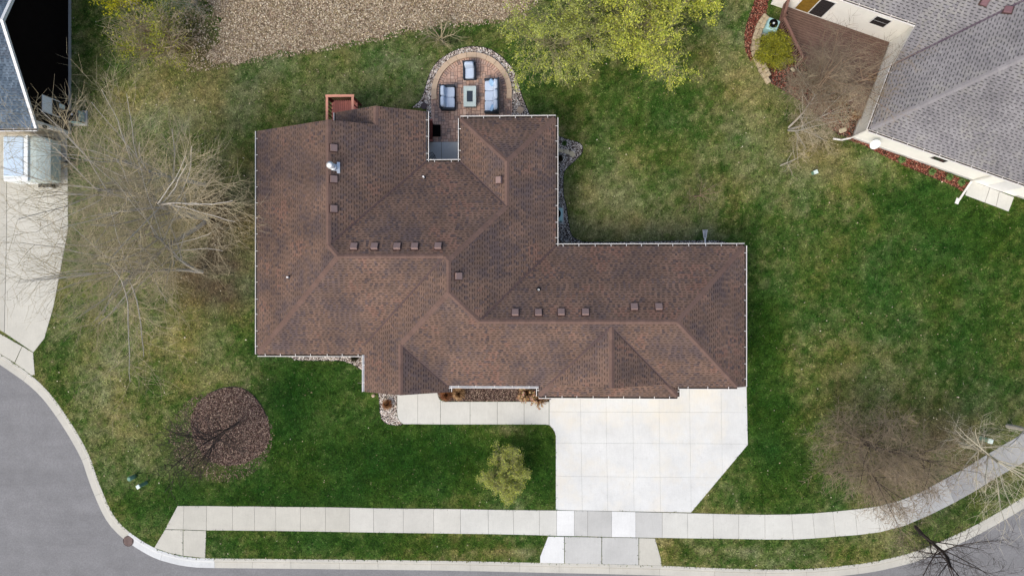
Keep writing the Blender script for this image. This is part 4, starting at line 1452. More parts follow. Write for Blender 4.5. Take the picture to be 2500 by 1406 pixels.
# red deck beside the back gable (attached to the house, a thing of its own)
def red_deck():
    zt = 2.05; zf = zt - 1.0
    A, B = P(797, 233.5, zt), P(862, 233.5, zt)
    x0, x1, y1 = A.x, B.x, A.y
    yw = aN - 0.42                       # house wall
    yw2 = EY(273, 1000) - 0.45
    o = thing('deck', 'small raised red stained deck with railing behind the house', 'deck', ((x0 + x1) / 2, (y1 + yw) / 2, 0))
    n = 12
    w_ = (x1 - x0) / n
    xs = EX(820) + 0.45                  # wall of the small gable
    for i in range(n):
        xa, xb = x0 + i * w_, x0 + (i + 1) * w_
        ya = yw if xb <= xs else yw2
        m = MB(); m.box(((xa + xb) / 2, (ya + y1) / 2, zf - .018), (w_ - .014, y1 - ya, .036)); m.build('board', 'redwood', o)
    m = MB()
    m.box(((x0 + x1) / 2, y1 - .02, zf - .14), (x1 - x0 + .02, .04, .2)); m.box((x0 + .02, (y1 + yw) / 2, zf - .14), (.04, y1 - yw, .2)); m.box((x1 - .02, (y1 + yw2) / 2, zf - .14), (.04, y1 - yw2, .2))
    m.build('rim_joist', 'redbal', o)
    for px_, py_ in ((x0 + .06, y1 - .06), (x1 - .06, y1 - .06), (x0 + .06, yw + .1)):
        m = MB(); m.box((px_, py_, zt / 2 - .02), (.1, .1, zt - .04)); m.build('post', 'redbal', o)
    for c, s_ in ((((x0 + x1) / 2, y1 - .03, zt), (x1 - x0 + .12, .14, .04)), ((x0 + .03, (y1 + yw) / 2 - .05, zt - .002), (.14, y1 - yw - .12, .04)), ((x1 - .03, (y1 + yw2) / 2 - .05, zt - .002), (.14, y1 - yw2 - .12, .04))):
        m = MB(); m.box(c, s_); m.build('rail_cap', 'redrail', o)
    nb = 11
    for i in range(nb):
        x = x0 + .14 + (x1 - x0 - .28) * i / (nb - 1)
        m = MB(); m.box((x, y1 - .03, (zf + zt) / 2), (.05, .045, zt - zf - .04)); m.build('baluster', 'redbal', o)
    for i in range(11):
        y = yw + .2 + (y1 - yw - .35) * i / 10
        m = MB(); m.box((x0 + .03, y, (zf + zt) / 2), (.045, .05, zt - zf - .04)); m.build('baluster', 'redbal', o)
    for i in range(5):
        y = yw2 + .2 + (y1 - yw2 - .35) * i / 4
        m = MB(); m.box((x1 - .03, y, (zf + zt) / 2), (.045, .05, zt - zf - .04)); m.build('baluster', 'redbal', o)
red_deck()

# ------------------------------------------------------------------ right-hand neighbour
ANG = R(20.2)
NO = P(2080, 337, 0)
NU, NV = Vector((math.cos(ANG), -math.sin(ANG), 0)), Vector((math.sin(ANG), math.cos(ANG), 0))
def nxf(u, v, z): return Vector((NO.x, NO.y, 0)) + NU * u + NV * v + Vector((0, 0, z))
def nloc(p): d = Vector((p.x - NO.x, p.y - NO.y, 0)); return d.dot(NU), d.dot(NV)
nhouse = thing('neighbour_house', 'cream stucco house with grey shingled roof at upper right', 'house', tuple(nxf(6, 6, 0)))
vs2 = nloc(P(2179, 157, 3.0))[1]
vw = nloc(P(2185, 107, 0.45))[1]            # wall above the deck
vcut = vw - 0.42
uL = nloc(P(1872, 37, 0.0))[0]
nsol = [hip(-.32, 12.4, -.32, 40, 3.0, .5, 'WES', foot=(-.32, 12.4, -.32, vs2 + 7.4)),
        hip(0, 0, vs2, vs2 + 15, 3.0, .5, 'SN', foot=(-.32, 26, vs2, vs2 + 15)),
        hip(0, 0, vs2, vs2 + 15, 3.0, .5, 'SN', foot=(uL - .4, -.32, vcut, vs2 + 15))]
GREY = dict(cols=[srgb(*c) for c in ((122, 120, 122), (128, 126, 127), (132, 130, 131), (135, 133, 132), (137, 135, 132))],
            deckmat=mat_plain('roof_felt_grey', srgb(70, 66, 70), 1.0, 0.2, 5, spec=0.05), printed_band=0.30, gap=0.98, course=0.155)
nroof, nenv = build_roof(nhouse, nsol, nxf, GREY, 'capgrey', 'valley_dark', seed=9, cap_step=0.4)
def npts(l): return [(nxf(u, v, 0).x, nxf(u, v, 0).y) for u, v in l]
vb = vs2 + 14.6
nwall = npts([(0, 0), (12.1, 0), (12.1, vb), (uL, vb), (uL, vw), (0, vw)])
wallm = MB(); k = len(nwall)
tops = [3.0 - .15] * 3 + [3.4] + [3.0 + .5 * (vw - vs2) - .15] + [3.0 - .15]
for i in range(k):
    (xa, ya), (xb, yb) = nwall[i], nwall[(i + 1) % k]
    za = zb = 2.86
    if i == 4: za = zb = 3.0 + .5 * (vw - vs2) - .1
    if i == 5: za, zb = 3.0 + .5 * (vw - vs2) - .1, 2.86
    if i == 3:
        zb = 3.0 + .5 * (vw - vs2) - .1
        q_ = nxf(uL, vs2 + 7.5, 0)
        wallm.add([(xa, ya, 0), (xb, yb, 0), (xb, yb, zb), (q_.x, q_.y, 3.0 + 3.75 - .06), (xa, ya, 2.86)], [(0, 1, 2, 3, 4)])
        continue
    if i == 5:
        t_ = (vw - vs2) / vw
        xm_, ym_ = xa + (xb - xa) * t_, ya + (yb - ya) * t_
        wallm.add([(xa, ya, 0), (xb, yb, 0), (xb, yb, zb), (xm_, ym_, zb), (xa, ya, za)], [(0, 1, 2, 3, 4)])
    else:
        wallm.add([(xa, ya, 0), (xb, yb, 0), (xb, yb, zb), (xa, ya, za)], [(0, 1, 2, 3)])
wallm.build('wall', 'cream', nhouse)
m = MB(); m.sheet(npts([(-.3, -.3), (12.4, -.3), (12.4, vs2 + .2), (-.3, vs2 + .2)]), 2.83); m.build('soffit', 'white', nhouse)
m = MB(); m.prism(npts([(-.03, -.03), (12.1, -.03), (12.1, .1), (-.03, .1)]), 0, .22); m.prism(npts([(-.03, .1), (.1, .1), (.1, vw - .1), (-.03, vw - .1)]), 0, .22); m.build('foundation', 'conc_grey', nhouse)
EXCL.append(nwall)
def nwin(u0, u1, v, z0, z1, name, mats, horiz=False, vert_wall=False):
    """window in a wall along u at v, facing -v"""
    def quad(a, b, c, d, off, mat, nm, par, th=.03):
        m = MB()
        vs = [nxf(a, v - off, c), nxf(b, v - off, c), nxf(b, v - off, d), nxf(a, v - off, d)]
        vs += [q + NV * th for q in vs]
        m.add(vs, [(0, 1, 2, 3), (0, 4, 5, 1), (1, 5, 6, 2), (2, 6, 7, 3), (3, 7, 4, 0)])
        return m.build(nm, mat, par)
    o = quad(u0, u1, z0, z1, .03, 'white', name, nhouse)
    n = len(mats)
    for i, mt in enumerate(mats):
        if horiz:
            h = (z1 - z0 - .06) / n
            quad(u0 + .07, u1 - .07, z0 + .05 + h * i, z0 + h * (i + 1), .045, mt, 'pane', o)
        else:
            w_ = (u1 - u0 - .06) / n
            quad(u0 + .07 + w_ * i, u0 + w_ * (i + 1), z0 + .08, z1 - .08, .045, mt, 'pane', o)
ud0 = nloc(P(1940, 13, .5))[0]; ud1 = nloc(P(2008, 38, .5))[0]
nwin(ud0, ud1, vw, .5, 2.6, 'patio_door', ('curtain', 'glass'))
uw0 = nloc(P(2113, 54, 1.3))[0]; uw1 = nloc(P(2151, 68, 1.3))[0]
nwin(uw0, uw1, vw, 1.75, 2.75, 'window', ('glass', 'glass'), True)
ul0 = nloc(P(2266, 388, 1.2))[0]; ul1 = nloc(P(2304, 400, 1.2))[0]
nwin(ul0, ul1, 0, 1.2, 2.4, 'window', ('glass', 'glass'), True)
# projecting side entry with siding joints
m = MB(); uA, uB = nloc(P(2369, 441, 0))[0], nloc(P(2474, 482, 0))[0]
m.prism(npts([(uA, -.05), (uB, -.05), (uB, .1), (uA, .1)]), 0, 2.8); m.build('side_entry', 'cream', nhouse)
m = MB(); m.prism(npts([(uA + .9, -.08), (uA + 1.9, -.08), (uA + 1.9, .0), (uA + .9, .0)]), .06, 2.15); m.build('door', 'white', nhouse)
for px, py in ((2403, 5), (2461, 26), (2231, -2)):
    z = 5
    for _ in range(6):
        p = P(px, py, z); e = nenv(*nloc(p))
        if e is None: break
        z = e[0]
    if e is None: continue
    p = P(px, py, z)
    kx = NU * e[1][0] + NV * e[1][1]
    az = math.atan2(kx.y, kx.x)
    M = Matrix.Rotation(az, 3, 'Z') @ Matrix.Rotation(-math.atan(.5), 3, 'Y')
    if px < 2300:
        m = MB(); m.tube(p, p + Vector((0, 0, .35)), .05, .05, 10); m.build('vent_pipe', 'pvc', nhouse); continue
    m = MB(); m.box(p + M @ Vector((0, 0, .03)), (.46, .46, .014), M=M); v = m.build('roof_vent', 'vent_dark', nhouse)
    m = MB(); m.rbox(p + M @ Vector((0, 0, .1)), (.38, .36, .13), .03, M=M); m.build('vent_hood', mat_plain('vent_maroon', srgb(112, 84, 88), .6, .08), v)
# downspouts
m = MB(); c = nxf(-.1, -.1, 0)
m.tube(nxf(-.12, -.08, .1), nxf(-.12, -.08, 2.8), .05, .05, 6); m.tube(nxf(-.12, -.08, .14), nxf(-.55, -.35, .1), .055, .055, 6); m.tube(nxf(-.55, -.35, .1), nxf(-1.05, -.45, .07), .055, .06, 6)
m.build('downspout', 'gutter', nhouse)
m = MB(); q0 = P(2367, 442, .1); q1 = P(2337, 495, .08)
m.tube(nxf(uA + .0, -.12, .15), nxf(uA + .0, -.12, 2.8), .05, .05, 6); m.tube(nxf(uA, -.12, .14), q1, .06, .06, 6); m.box(q1 + Vector((0.02, .1, -.02)), (.2, .34, .06), rz=-R(20))
m.build('downspout', 'gutter', nhouse)
# satellite dish near the corner
m = MB(); m.tube(nxf(.75, -.12, 1.3), nxf(.75, -.45, 1.5), .025, .025, 6); dm = m.build('dish_arm', 'galv', nhouse)
m = MB(); cc = nxf(.8, -.5, 1.62); dn = Vector((-.45, -.35, .82)).normalized()
prev = None
a_ = dn.orthogonal().normalized(); b2 = dn.cross(a_)
vs = [cc - dn * .09]; fs = []
for r_i, (rr_, off) in enumerate(((.16, -.06), (.30, .0))):
    for i in range(18):
        t = 2 * math.pi * i / 18
        vs.append(cc + dn * off + a_ * rr_ * math.cos(t) + b2 * rr_ * .8 * math.sin(t))
fs = [(0, 1 + i, 1 + (i + 1) % 18) for i in range(18)] + [(1 + i, 19 + i, 19 + (i + 1) % 18, 1 + (i + 1) % 18) for i in range(18)]
m.add(vs, fs); m.build('dish', 'trailer', nhouse, True)
# side stoop slabs
cells = [(PP([(2369, 441), (2415, 459), (2403, 495), (2355, 477)]), 'conc_cream'), (PP([(2415.5, 459), (2438.5, 468), (2430, 505), (2403.5, 495)]), 'conc_cream'),
         (PP([(2439, 468), (2474.6, 482), (2461, 517), (2430.5, 505)]), 'conc_cream')]
slab_set('side_stoop', 'white concrete stoop at the neighbour\'s side door', cells, 0.05)

# brown deck of the neighbour
def brown_deck():
    zd = .42
    o = thing('deck', 'brown plank deck in the corner of the cream house', 'deck', tuple(P(2050, 140, 0)))
    poly = [nloc(P(a, b, zd)) for a, b in ((1921, 14), (1911, 52), (1964, 152), (1992, 205), (2060, 236))]
    poly = [(poly[0][0], vw - .02)] + poly[1:] + [(-.06, poly[-1][1] - .9), (-.06, vw - .02)]
    step = .142
    lo, hi = min(q[1] for q in poly), vw
    k = 0
    v = hi
    while v > lo:
        c = clip(clip(poly, (0, 1, -(v - step + .013))), (0, -1, v - .013))
        c = clean(c)
        if len(c) >= 3 and abs(area2(c)) > .01:
            m = MB(); m.prism(npts(c), zd - .04, zd); m.build('board', 'brownwood', o)
        v -= step
    m = MB(); m.prism(npts(inset(poly, .06)), .05, zd - .05); m.build('deck_frame', 'soil', o)
    # railing: slanted top rails on posts
    zr = zd + .95
    rp = [P(1925, -12, zr), P(1913, 46, zr), P(1958, 143, zr)]
    rp = [P(1936, -40, zd + .95), P(1914, 42, zd + .95), P(1963, 146, zd + .95)]
    for a, b in zip(rp, rp[1:]):
        d = (b - a); L = d.length; rz = math.atan2(d.y, d.x)
        m = MB(); m.box((a + b) / 2, (L + .06, .14, .05), rz=rz); m.build('rail_cap', 'brownrail', o)
        m = MB(); m.box((a + b) / 2 + Vector((0, 0, -.82)), (L, .05, .09), rz=rz); m.build('lower_rail', 'brownrail', o)
        n = max(2, int(L / .13))
        for i in range(n + 1):
            q = a + d * (i / n)
            m = MB(); m.box((q.x, q.y, zr - .43), (.05, .05, .8) if 0 < i < n else (.1, .1, 1.9), rz=rz)
            m.build('baluster' if 0 < i < n else 'post', 'brownrail', o)
    # outer bench rail below
    a, b = P(1905, 60, .35), P(1940, 142, .35)
    d = b - a; L = d.length; rz = math.atan2(d.y, d.x)
    m = MB(); m.box((a + b) / 2, (L, .2, .06), rz=rz); m.build('step_tread', 'brownrail', o)
    m = MB(); m.box((a + b) / 2 - Vector((0, 0, .17)), (L - .1, .14, .28), rz=rz); m.build('step_riser', 'brownrail', o)
    EXCL.append(npts(poly))
brown_deck()

# ------------------------------------------------------------------ left-hand neighbour
xw = P(172, 160, 0).x; ys = P(100, 327, 0).y
yp = P(0, 50, 5.8).y
lhouse = thing('neighbour_house', 'dark sided house with blue grey roof at the left edge', 'house', (xw - 5, yp, 0))
half = yp - ys
zl = 3.3
pit = (5.75 - zl) / (half + .3)
lsol = [hip(0, 0, ys - .45, yp * 2 - ys + .45, zl, pit, 'SN', foot=(xw - 22, xw + .3, ys - .45, yp * 2 - ys + .45))]
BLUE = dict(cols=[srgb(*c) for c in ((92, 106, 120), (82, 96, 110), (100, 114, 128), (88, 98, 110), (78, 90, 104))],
            deckmat=mat_plain('roof_felt_blue', srgb(48, 56, 66), 1.0, 0.2, 5, spec=0.05), printed_band=0.5, gap=0.9)
lroof, lenv = build_roof(lhouse, lsol, ident, BLUE, 'capblue', 'valley_dark', trim='white', seed=15)
m = MB()
yN = 2 * yp - ys
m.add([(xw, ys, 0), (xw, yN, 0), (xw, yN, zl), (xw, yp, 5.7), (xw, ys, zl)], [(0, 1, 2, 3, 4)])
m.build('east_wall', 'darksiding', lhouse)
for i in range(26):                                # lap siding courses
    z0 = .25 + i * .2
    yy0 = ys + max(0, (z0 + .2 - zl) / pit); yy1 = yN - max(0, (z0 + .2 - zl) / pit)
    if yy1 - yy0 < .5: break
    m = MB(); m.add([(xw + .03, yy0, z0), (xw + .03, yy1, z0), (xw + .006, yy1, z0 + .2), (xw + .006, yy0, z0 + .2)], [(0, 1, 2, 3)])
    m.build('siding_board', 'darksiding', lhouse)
m = MB(); m.add([(xw - 22, ys, 0), (xw, ys, 0), (xw, ys, zl), (xw - 22, ys, zl)], [(0, 1, 2, 3)]); m.build('south_wall', 'siding', lhouse)
m = MB(); m.box((xw + .03, ys + .02, zl / 2), (.07, .14, zl)); m.build('corner_trim', 'white', lhouse)
m = MB(); m.box((xw - .22, ys - .035, zl / 2 - .2), (.12, .05, zl - .4)); m.build('corner_trim', 'white', lhouse)
m = MB(); m.box((xw + .02, (ys + yN) / 2, .1), (.08, yN - ys, .2)); m.build('foundation', 'conc_dark', lhouse)
m = MB(); m.box((xw - 3.4, ys - .02, 1.15), (4.9, .05, 2.3)); gd = m.build('garage_door', 'trailernose', lhouse)
for i in range(4):
    m = MB(); m.box((xw - 3.4, ys - .05, .3 + i * .56), (4.8, .02, .52)); m.build('panel', 'siding', gd)
# wall window with pale blind
yA, yB = P(120, 282, 1.4).y, P(120, 246, 1.4).y
m = MB(); m.box((xw + .03, (yA + yB) / 2, 1.75), (.06, yB - yA + .1, 1.5)); wn_ = m.build('window', 'white', lhouse)
m = MB(); m.box((xw + .065, (yA + yB) / 2, 2.12), (.02, yB - yA - .02, .68)); m.build('pane', 'blind', wn_)
m = MB(); m.box((xw + .065, (yA + yB) / 2, 1.36), (.02, yB - yA - .02, .66)); m.build('pane', 'glass', wn_)
m = MB(); m.box((xw + .08, P(150, 262, .8).y, .9), (.12, .25, .4)); m.build('meter_box', 'pedtop', lhouse)
m = MB(); q = (xw + .05, ys - .12, 2.3); m.rbox(q, (.16, .2, .3), .05); m.build('wall_lamp', 'blackmetal', lhouse)
EXCL.append([(xw - 22, ys), (xw, ys), (xw, yN), (xw - 22, yN)])

for y0_, y1_ in ((ys - .45, yp), (yN + .45, yp)):
    m = MB()
    za, zb = zl, zl + pit * (yp - ys + .45)
    vs = [(xw + .20, y0_, za + .02), (xw + .36, y0_, za + .02), (xw + .36, y1_, zb + .02), (xw + .20, y1_, zb + .02)]
    m.add(vs + [(x, y, z + .03) for x, y, z in vs], [(4, 5, 6, 7), (0, 4, 7, 3), (1, 2, 6, 5), (0, 1, 5, 4), (2, 3, 7, 6)])
    m.build('rake_board', 'white', lhouse)
# ------------------------------------------------------------------ patio furniture
def sofa(name, label, center, W, D, face, seats, backs, pillows=(), group=None):
    """W across the seats, D front to back; face = direction the sitter looks (radians)"""
    o = thing(name, label, 'chair' if seats == 1 else 'sofa', (center[0], center[1], .05), group)
    rz = face - math.pi / 2                       # local +y is the front
    Mz = Matrix.Rotation(rz, 3, 'Z')
    C = Vector((center[0], center[1], .05))
    T = lambda x, y, z: C + Mz @ Vector((x, y, z))
    at = .10
    m = MB(); m.rbox(T(0, .02, .17), (W - .02, D - .06, .22), .03, M=Mz); m.build('base', 'wicker', o)
    for sx in (-1, 1):
        m = MB(); m.rbox(T(sx * (W / 2 - at / 2), .0, .33), (at, D, .54), .04, M=Mz); m.build('armrest', 'wicker', o)
        for sy in (-1, 1):
            m = MB(); m.box(T(sx * (W / 2 - .06), sy * (D / 2 - .07), .035), (.06, .06, .07), M=Mz); m.build('foot', 'blackmetal', o)
    Mb = Mz @ Matrix.Rotation(R(8), 3, 'X')
    m = MB(); m.rbox(T(0, -D / 2 + .06, .47), (W, .11, .66), .04, M=Mb); m.build('backrest', 'wicker', o)
    iw = (W - 2 * at) / seats
    for i in range(seats):
        x = -W / 2 + at + iw * (i + .5)
        m = MB(); m.puff(T(x, .09, .36), (iw - .012, D - .24, .19), .28, M=Mz); m.build('seat_cushion', 'cushion', o, True)
        Mc = Mz @ Matrix.Rotation(R(14), 3, 'X')
        m = MB(); m.puff(T(x, -D / 2 + .21, .63), (iw - .015, .24, .50), .40, M=Mc); m.build('back_cushion', 'cushion', o, True)
    for x, y, a in pillows:
        Mp = Mz @ Matrix.Rotation(a, 3, 'Z') @ Matrix.Rotation(R(28), 3, 'X')
        m = MB(); m.puff(T(x, y, .60), (.42, .15, .40), .55, M=Mp); m.build('throw_pillow', 'pillow', o, True)
    return o
sofa('armchair', 'single wicker armchair with pale cushions at the top of the patio', P(1146, 173, .5), .78, .98, -math.pi / 2, 1, 1)
sofa('loveseat', 'two seat wicker loveseat left of the fire table', P(1093, 238, .5), 1.48, .90, 0.0, 2, 2)
sofa('sofa', 'three seat wicker sofa with blue pillows right of the fire table', P(1200, 234, .5), 2.05, .88, math.pi, 3, 3, pillows=((.74, -.02, .5), (-.78, -.05, -.35)))
def fire_table():
    c = P(1147, 236, .55)
    o = thing('fire_table', 'rectangular pale stone fire pit table in the middle of the patio', 'fire pit', (c.x, c.y, .05))
    W, L, z = .76, 1.24, .60
    iw, il = .36, .66
    m = MB(); m.rbox((c.x, c.y, .30), (W - .12, L - .12, .5), .02); m.build('base', 'wicker', o)
    for x, y, sx, sy in ((-(W + iw) / 4, 0, (W - iw) / 2, L), ((W + iw) / 4, 0, (W - iw) / 2, L), (0, (L + il) / 4, iw, (L - il) / 2), (0, -(L + il) / 4, iw, (L - il) / 2)):
        m = MB(); m.box((c.x + x, c.y + y, z - .03), (sx - .002, sy - .002, .06)); m.build('top_stone', 'firestone', o)
    m = MB(); m.box((c.x, c.y, z - .045), (iw, il, .05)); m.build('burner_tray', 'fireglass', o)
fire_table()
# covered black grill box, red wooden stair beside the wall, chair at the back door
c = P(1065, 319, .12)
m = MB(); m.rbox((c.x, c.y, .09), (.53, .73, .08), .015)
tag(m.build('mat', 'black', org=Vector((c.x, c.y, .05))), 'square pitch black mat on the pavers under the left eave', 'mat')
def bench():
    c = P(1048, 319, .6)
    o = thing('bench', 'red wooden bench half hidden under the left eave', 'bench', (c.x, c.y, .05))
    for i in range(3):
        m = MB(); m.box((c.x - .14 + i * .13, c.y, .48), (.115, 1.25, .04)); m.build('seat_slat', 'redbal', o)
    for sy in (-1, 1):
        m = MB(); m.box((c.x, c.y + sy * .52, .26), (.34, .07, .42)); m.build('leg', 'redbal', o)
        m = MB(); m.box((c.x + .02, c.y + sy * .62, .72), (.42, .07, .05), M=Matrix.Rotation(R(12), 3, 'Y')); m.build('armrest', 'redwood', o)
    for i in range(2):
        m = MB(); m.box((c.x - .22, c.y, .72 + i * .16), (.035, 1.25, .12)); m.build('back_slat', 'redwood', o)
bench()
def metal_chair():
    c = P(1056, 389, .5)
    o = thing('chair', 'black metal chair in the corner by the back door', 'chair', (c.x, c.y, .055))
    rz = R(28); Mz = Matrix.Rotation(rz, 3, 'Z'); C = Vector((c.x, c.y, .055))
    T = lambda x, y, z: C + Mz @ Vector((x, y, z))
    for sx in (-1, 1):
        for sy in (-1, 1):
            m = MB(); m.tube(T(sx * .22, sy * .22, 0), T(sx * .2, sy * .2, .44), .014); m.build('leg', 'blackmetal', o)
    for i in range(6):
        m = MB(); m.box(T(-.2 + .08 * i, 0, .45), (.03, .44, .02), M=Mz); m.build('seat_slat', 'blackmetal', o)
    m = MB()
    m.tube(T(-.21, .21, .44), T(-.21, .27, .9), .014); m.tube(T(.21, .21, .44), T(.21, .27, .9), .014); m.tube(T(-.21, .27, .9), T(.21, .27, .9), .014)
    for i in range(4): m.tube(T(-.13 + .085 * i, .22, .46), T(-.13 + .085 * i, .27, .9), .009)
    m.build('backrest', 'blackmetal', o)
metal_chair()
c = P(1142, 289, .5)
m = MB(); m.rbox((c.x, c.y, .43), (.56, .3, .05), .01)
sb = thing('side_table', 'pale blue grey side table peeking out above the eave', 'table', (c.x, c.y, .05))
m.build('top', 'trailerroof', sb)
for sx in (-1, 1):
    m = MB(); m.box((c.x + sx * .24, c.y, .23), (.04, .26, .36)); m.build('leg', 'blackmetal', sb)
# round lids and stepping stones
def disc(name, label, px, py, r, mat, z=.05, cat='stepping stone', group=None):
    c = P(px, py, z)
    m = MB(); pts = [(c.x + r * (1 + .03 * math.sin(5 * t)) * math.cos(t), c.y + r * math.sin(t)) for t in np.linspace(0, 2 * math.pi, 22, endpoint=False)]
    m.prism(pts, 0, z)
    return tag(m.build(name, mat, org=Vector((c.x, c.y, 0))), label, cat, group)
disc('stepping_stone', 'round tan stepping stone in the rocks right of the patio', 1270, 269, .21, 'capstone', .08)
disc('drain_lid', 'round grey lid in the rocks left of the patio', 1035, 259, .20, 'iron', .075, 'lid')
for i, pts in enumerate(([(1357, 364), (1362, 363), (1363, 372), (1357, 371)], [(1363, 362), (1375, 365), (1376, 374), (1363, 371)], [(1377, 366), (1389, 367), (1391, 378), (1378, 375)], [(1391, 370), (1399, 370), (1405, 379), (1398, 385), (1391, 380)])):
    q = PP(pts); m = MB(); m.prism(q, 0, .09)
    lab = ('stepping stone mostly under the eave, first in the curved row', 'second stepping stone from the wall in the curved row', 'third stepping stone from the wall in the curved row', 'outermost stepping stone of the curved row, nearest the lawn')[i]
    tag(m.build('stepping_stone', 'flag', org=Vector((q[0][0], q[0][1], 0))), lab, 'stepping stone', 'flagstones in the side rock bed')
# air conditioners
def ac_unit(label, c, s, h, rz, body='teal'):
    o = thing('air_conditioner', label, 'air conditioner', (c.x, c.y, 0))
    Mz = Matrix.Rotation(rz, 3, 'Z'); C = Vector((c.x, c.y, 0))
    T = lambda x, y, z: C + Mz @ Vector((x, y, z))
    m = MB(); m.box(T(0, 0, .05), (s + .2, s + .2, .1), M=Mz); m.build('pad', 'conc_grey', o)
    m = MB(); m.rbox(T(0, 0, .1 + h / 2), (s, s, h), .04, M=Mz); m.build('cabinet', body, o)
    for k in range(4):
        Mk = Mz @ Matrix.Rotation(k * math.pi / 2, 3, 'Z')
        for j in range(3):
            m = MB(); m.box(C + Mk @ Vector((s / 2 + .004, (j - 1) * s * .29, .1 + h / 2)), (.012, s * .25, h * .8), M=Mk); m.build('louvre_panel', 'teal', o)
    m = MB(); m.tube(T(.0, .06, .1 + h), T(.0, .06, .1 + h + .012), s * .38, s * .38, 24); m.build('fan_opening', 'black', o)
    m = MB(); m.tube(T(.0, .06, .1 + h + .012), T(.0, .06, .1 + h + .05), s * .09, s * .09, 12); hub = m.build('fan_hub', 'galv', o)
    m = MB()
    for k in range(10):
        a = k * math.pi / 5
        m.tube(T(0, .06, .1 + h + .02), T(s * .38 * math.cos(a), .06 + s * .38 * math.sin(a), .1 + h + .02), .006, .006, 4)
    m.build('grille', 'blackmetal', o)
ac_unit('pale teal air conditioner in the rocks against the east wall', P(1357, 524, .9), .8, .8, 0)
ac_unit('pale teal air conditioner beside the neighbour\'s deck', P(1887, 61, .8), .68, .75, -R(22))
c = P(176, 283, .3)
m = MB(); m.prism(PP([(150, 256), (198, 256), (198, 304), (150, 304)], .02), 0, .06)
ac_unit('dark topped air conditioner beside the dark house wall', P(176, 282, .8), .72, .7, 0, 'glass')
EXCL.append(PP([(150, 256), (198, 256), (198, 304), (150, 304)]))

# utility pedestals, valve cover, storm drain
def pedestal(label, px, py, w, d, h, rz, hinge=True):
    c = P(px, py, 0)
    o = thing('utility_pedestal', label, 'utility box', (c.x, c.y, 0))
    Mz = Matrix.Rotation(rz, 3, 'Z'); C = Vector((c.x, c.y, 0))
    m = MB(); m.rbox(C + Vector((0, 0, h / 2)), (w, d, h), .02, M=Mz); m.build('cabinet', 'pedgreen', o)
    m = MB(); m.rbox(C + Vector((0, 0, h + .02)), (w + .03, d + .03, .06), .015, M=Mz); m.build('lid', 'pedtop', o)
pedestal('slim green utility box with pale lid near the front left lawn', 357, 1178, .2, .2, .85, R(30))
pedestal('green utility box with pale lid near the right hand sidewalk', 2396, 1069, .26, .24, .8, R(-15))
pedestal('small green utility box on the lawn below the neighbour\'s tree', 1985, 423, .22, .2, .4, R(20))
c = P(330, 1162, 0)
o = thing('utility_post', 'round green utility post on the front left lawn', 'utility post', (c.x, c.y, 0))
m = MB(); m.tube(c, c + Vector((0, 0, .6)), .13, .13, 18); m.build('post', 'pedgreen', o, True)
m = MB(); m.tube(c + Vector((0, 0, .6)), c + Vector((0, 0, .68)), .15, .10, 18); m.build('cap', 'pedgreen', o)
c = P(303, 913, 0)
m = MB()
pts = [(c.x + .26 * math.cos(t), c.y + .24 * math.sin(t)) for t in np.linspace(0, 2 * math.pi, 16, endpoint=False)]
m.prism(pts, 0, .012)
tag(m.build('valve_cover', mat_plain('mossy_cover', srgb(96, 104, 52), .95, .3, 9), org=Vector((c.x, c.y, 0))), 'mossy round valve cover sunk in the left lawn', 'cover')
m = MB(); m.rbox((P(911, 966, .1).x, P(911, 966, .1).y, .07), (.22, .2, .14), .06, rz=.4)
tag(m.build('stone', 'capstone', org=P(911, 966, 0)), 'small grey stone on the lawn by the entry rock bed', 'stone')
def storm_drain():
    c = P(313.5, 1320, -.1)
    o = thing('storm_drain', 'round slotted iron storm drain in the kerb gutter', 'drain', (c.x, c.y, -.1))
    z = -.094
    m = MB(); m.tube((c.x, c.y, z - .05), (c.x, c.y, z), .30, .30, 28); m.build('pit', 'black', o)
    m = MB()
    n = 28
    vs = []
    for r_, zz in ((.34, z - .02), (.34, z + .014), (.285, z + .014), (.285, z)):
        vs += [(c.x + r_ * math.cos(2 * math.pi * i / n), c.y + r_ * math.sin(2 * math.pi * i / n), zz) for i in range(n)]
    m.add(vs, [(k * n + i, k * n + (i + 1) % n, (k + 1) * n + (i + 1) % n, (k + 1) * n + i) for k in range(3) for i in range(n)])
    m.build('frame', 'iron', o)
    for i in range(7):
        x = -.225 + .075 * i
        L = 2 * math.sqrt(.288 ** 2 - x * x)
        m = MB(); m.box((c.x + x, c.y, z + .008), (.036, L, .014)); m.build('bar', 'vent', o)
storm_drain()

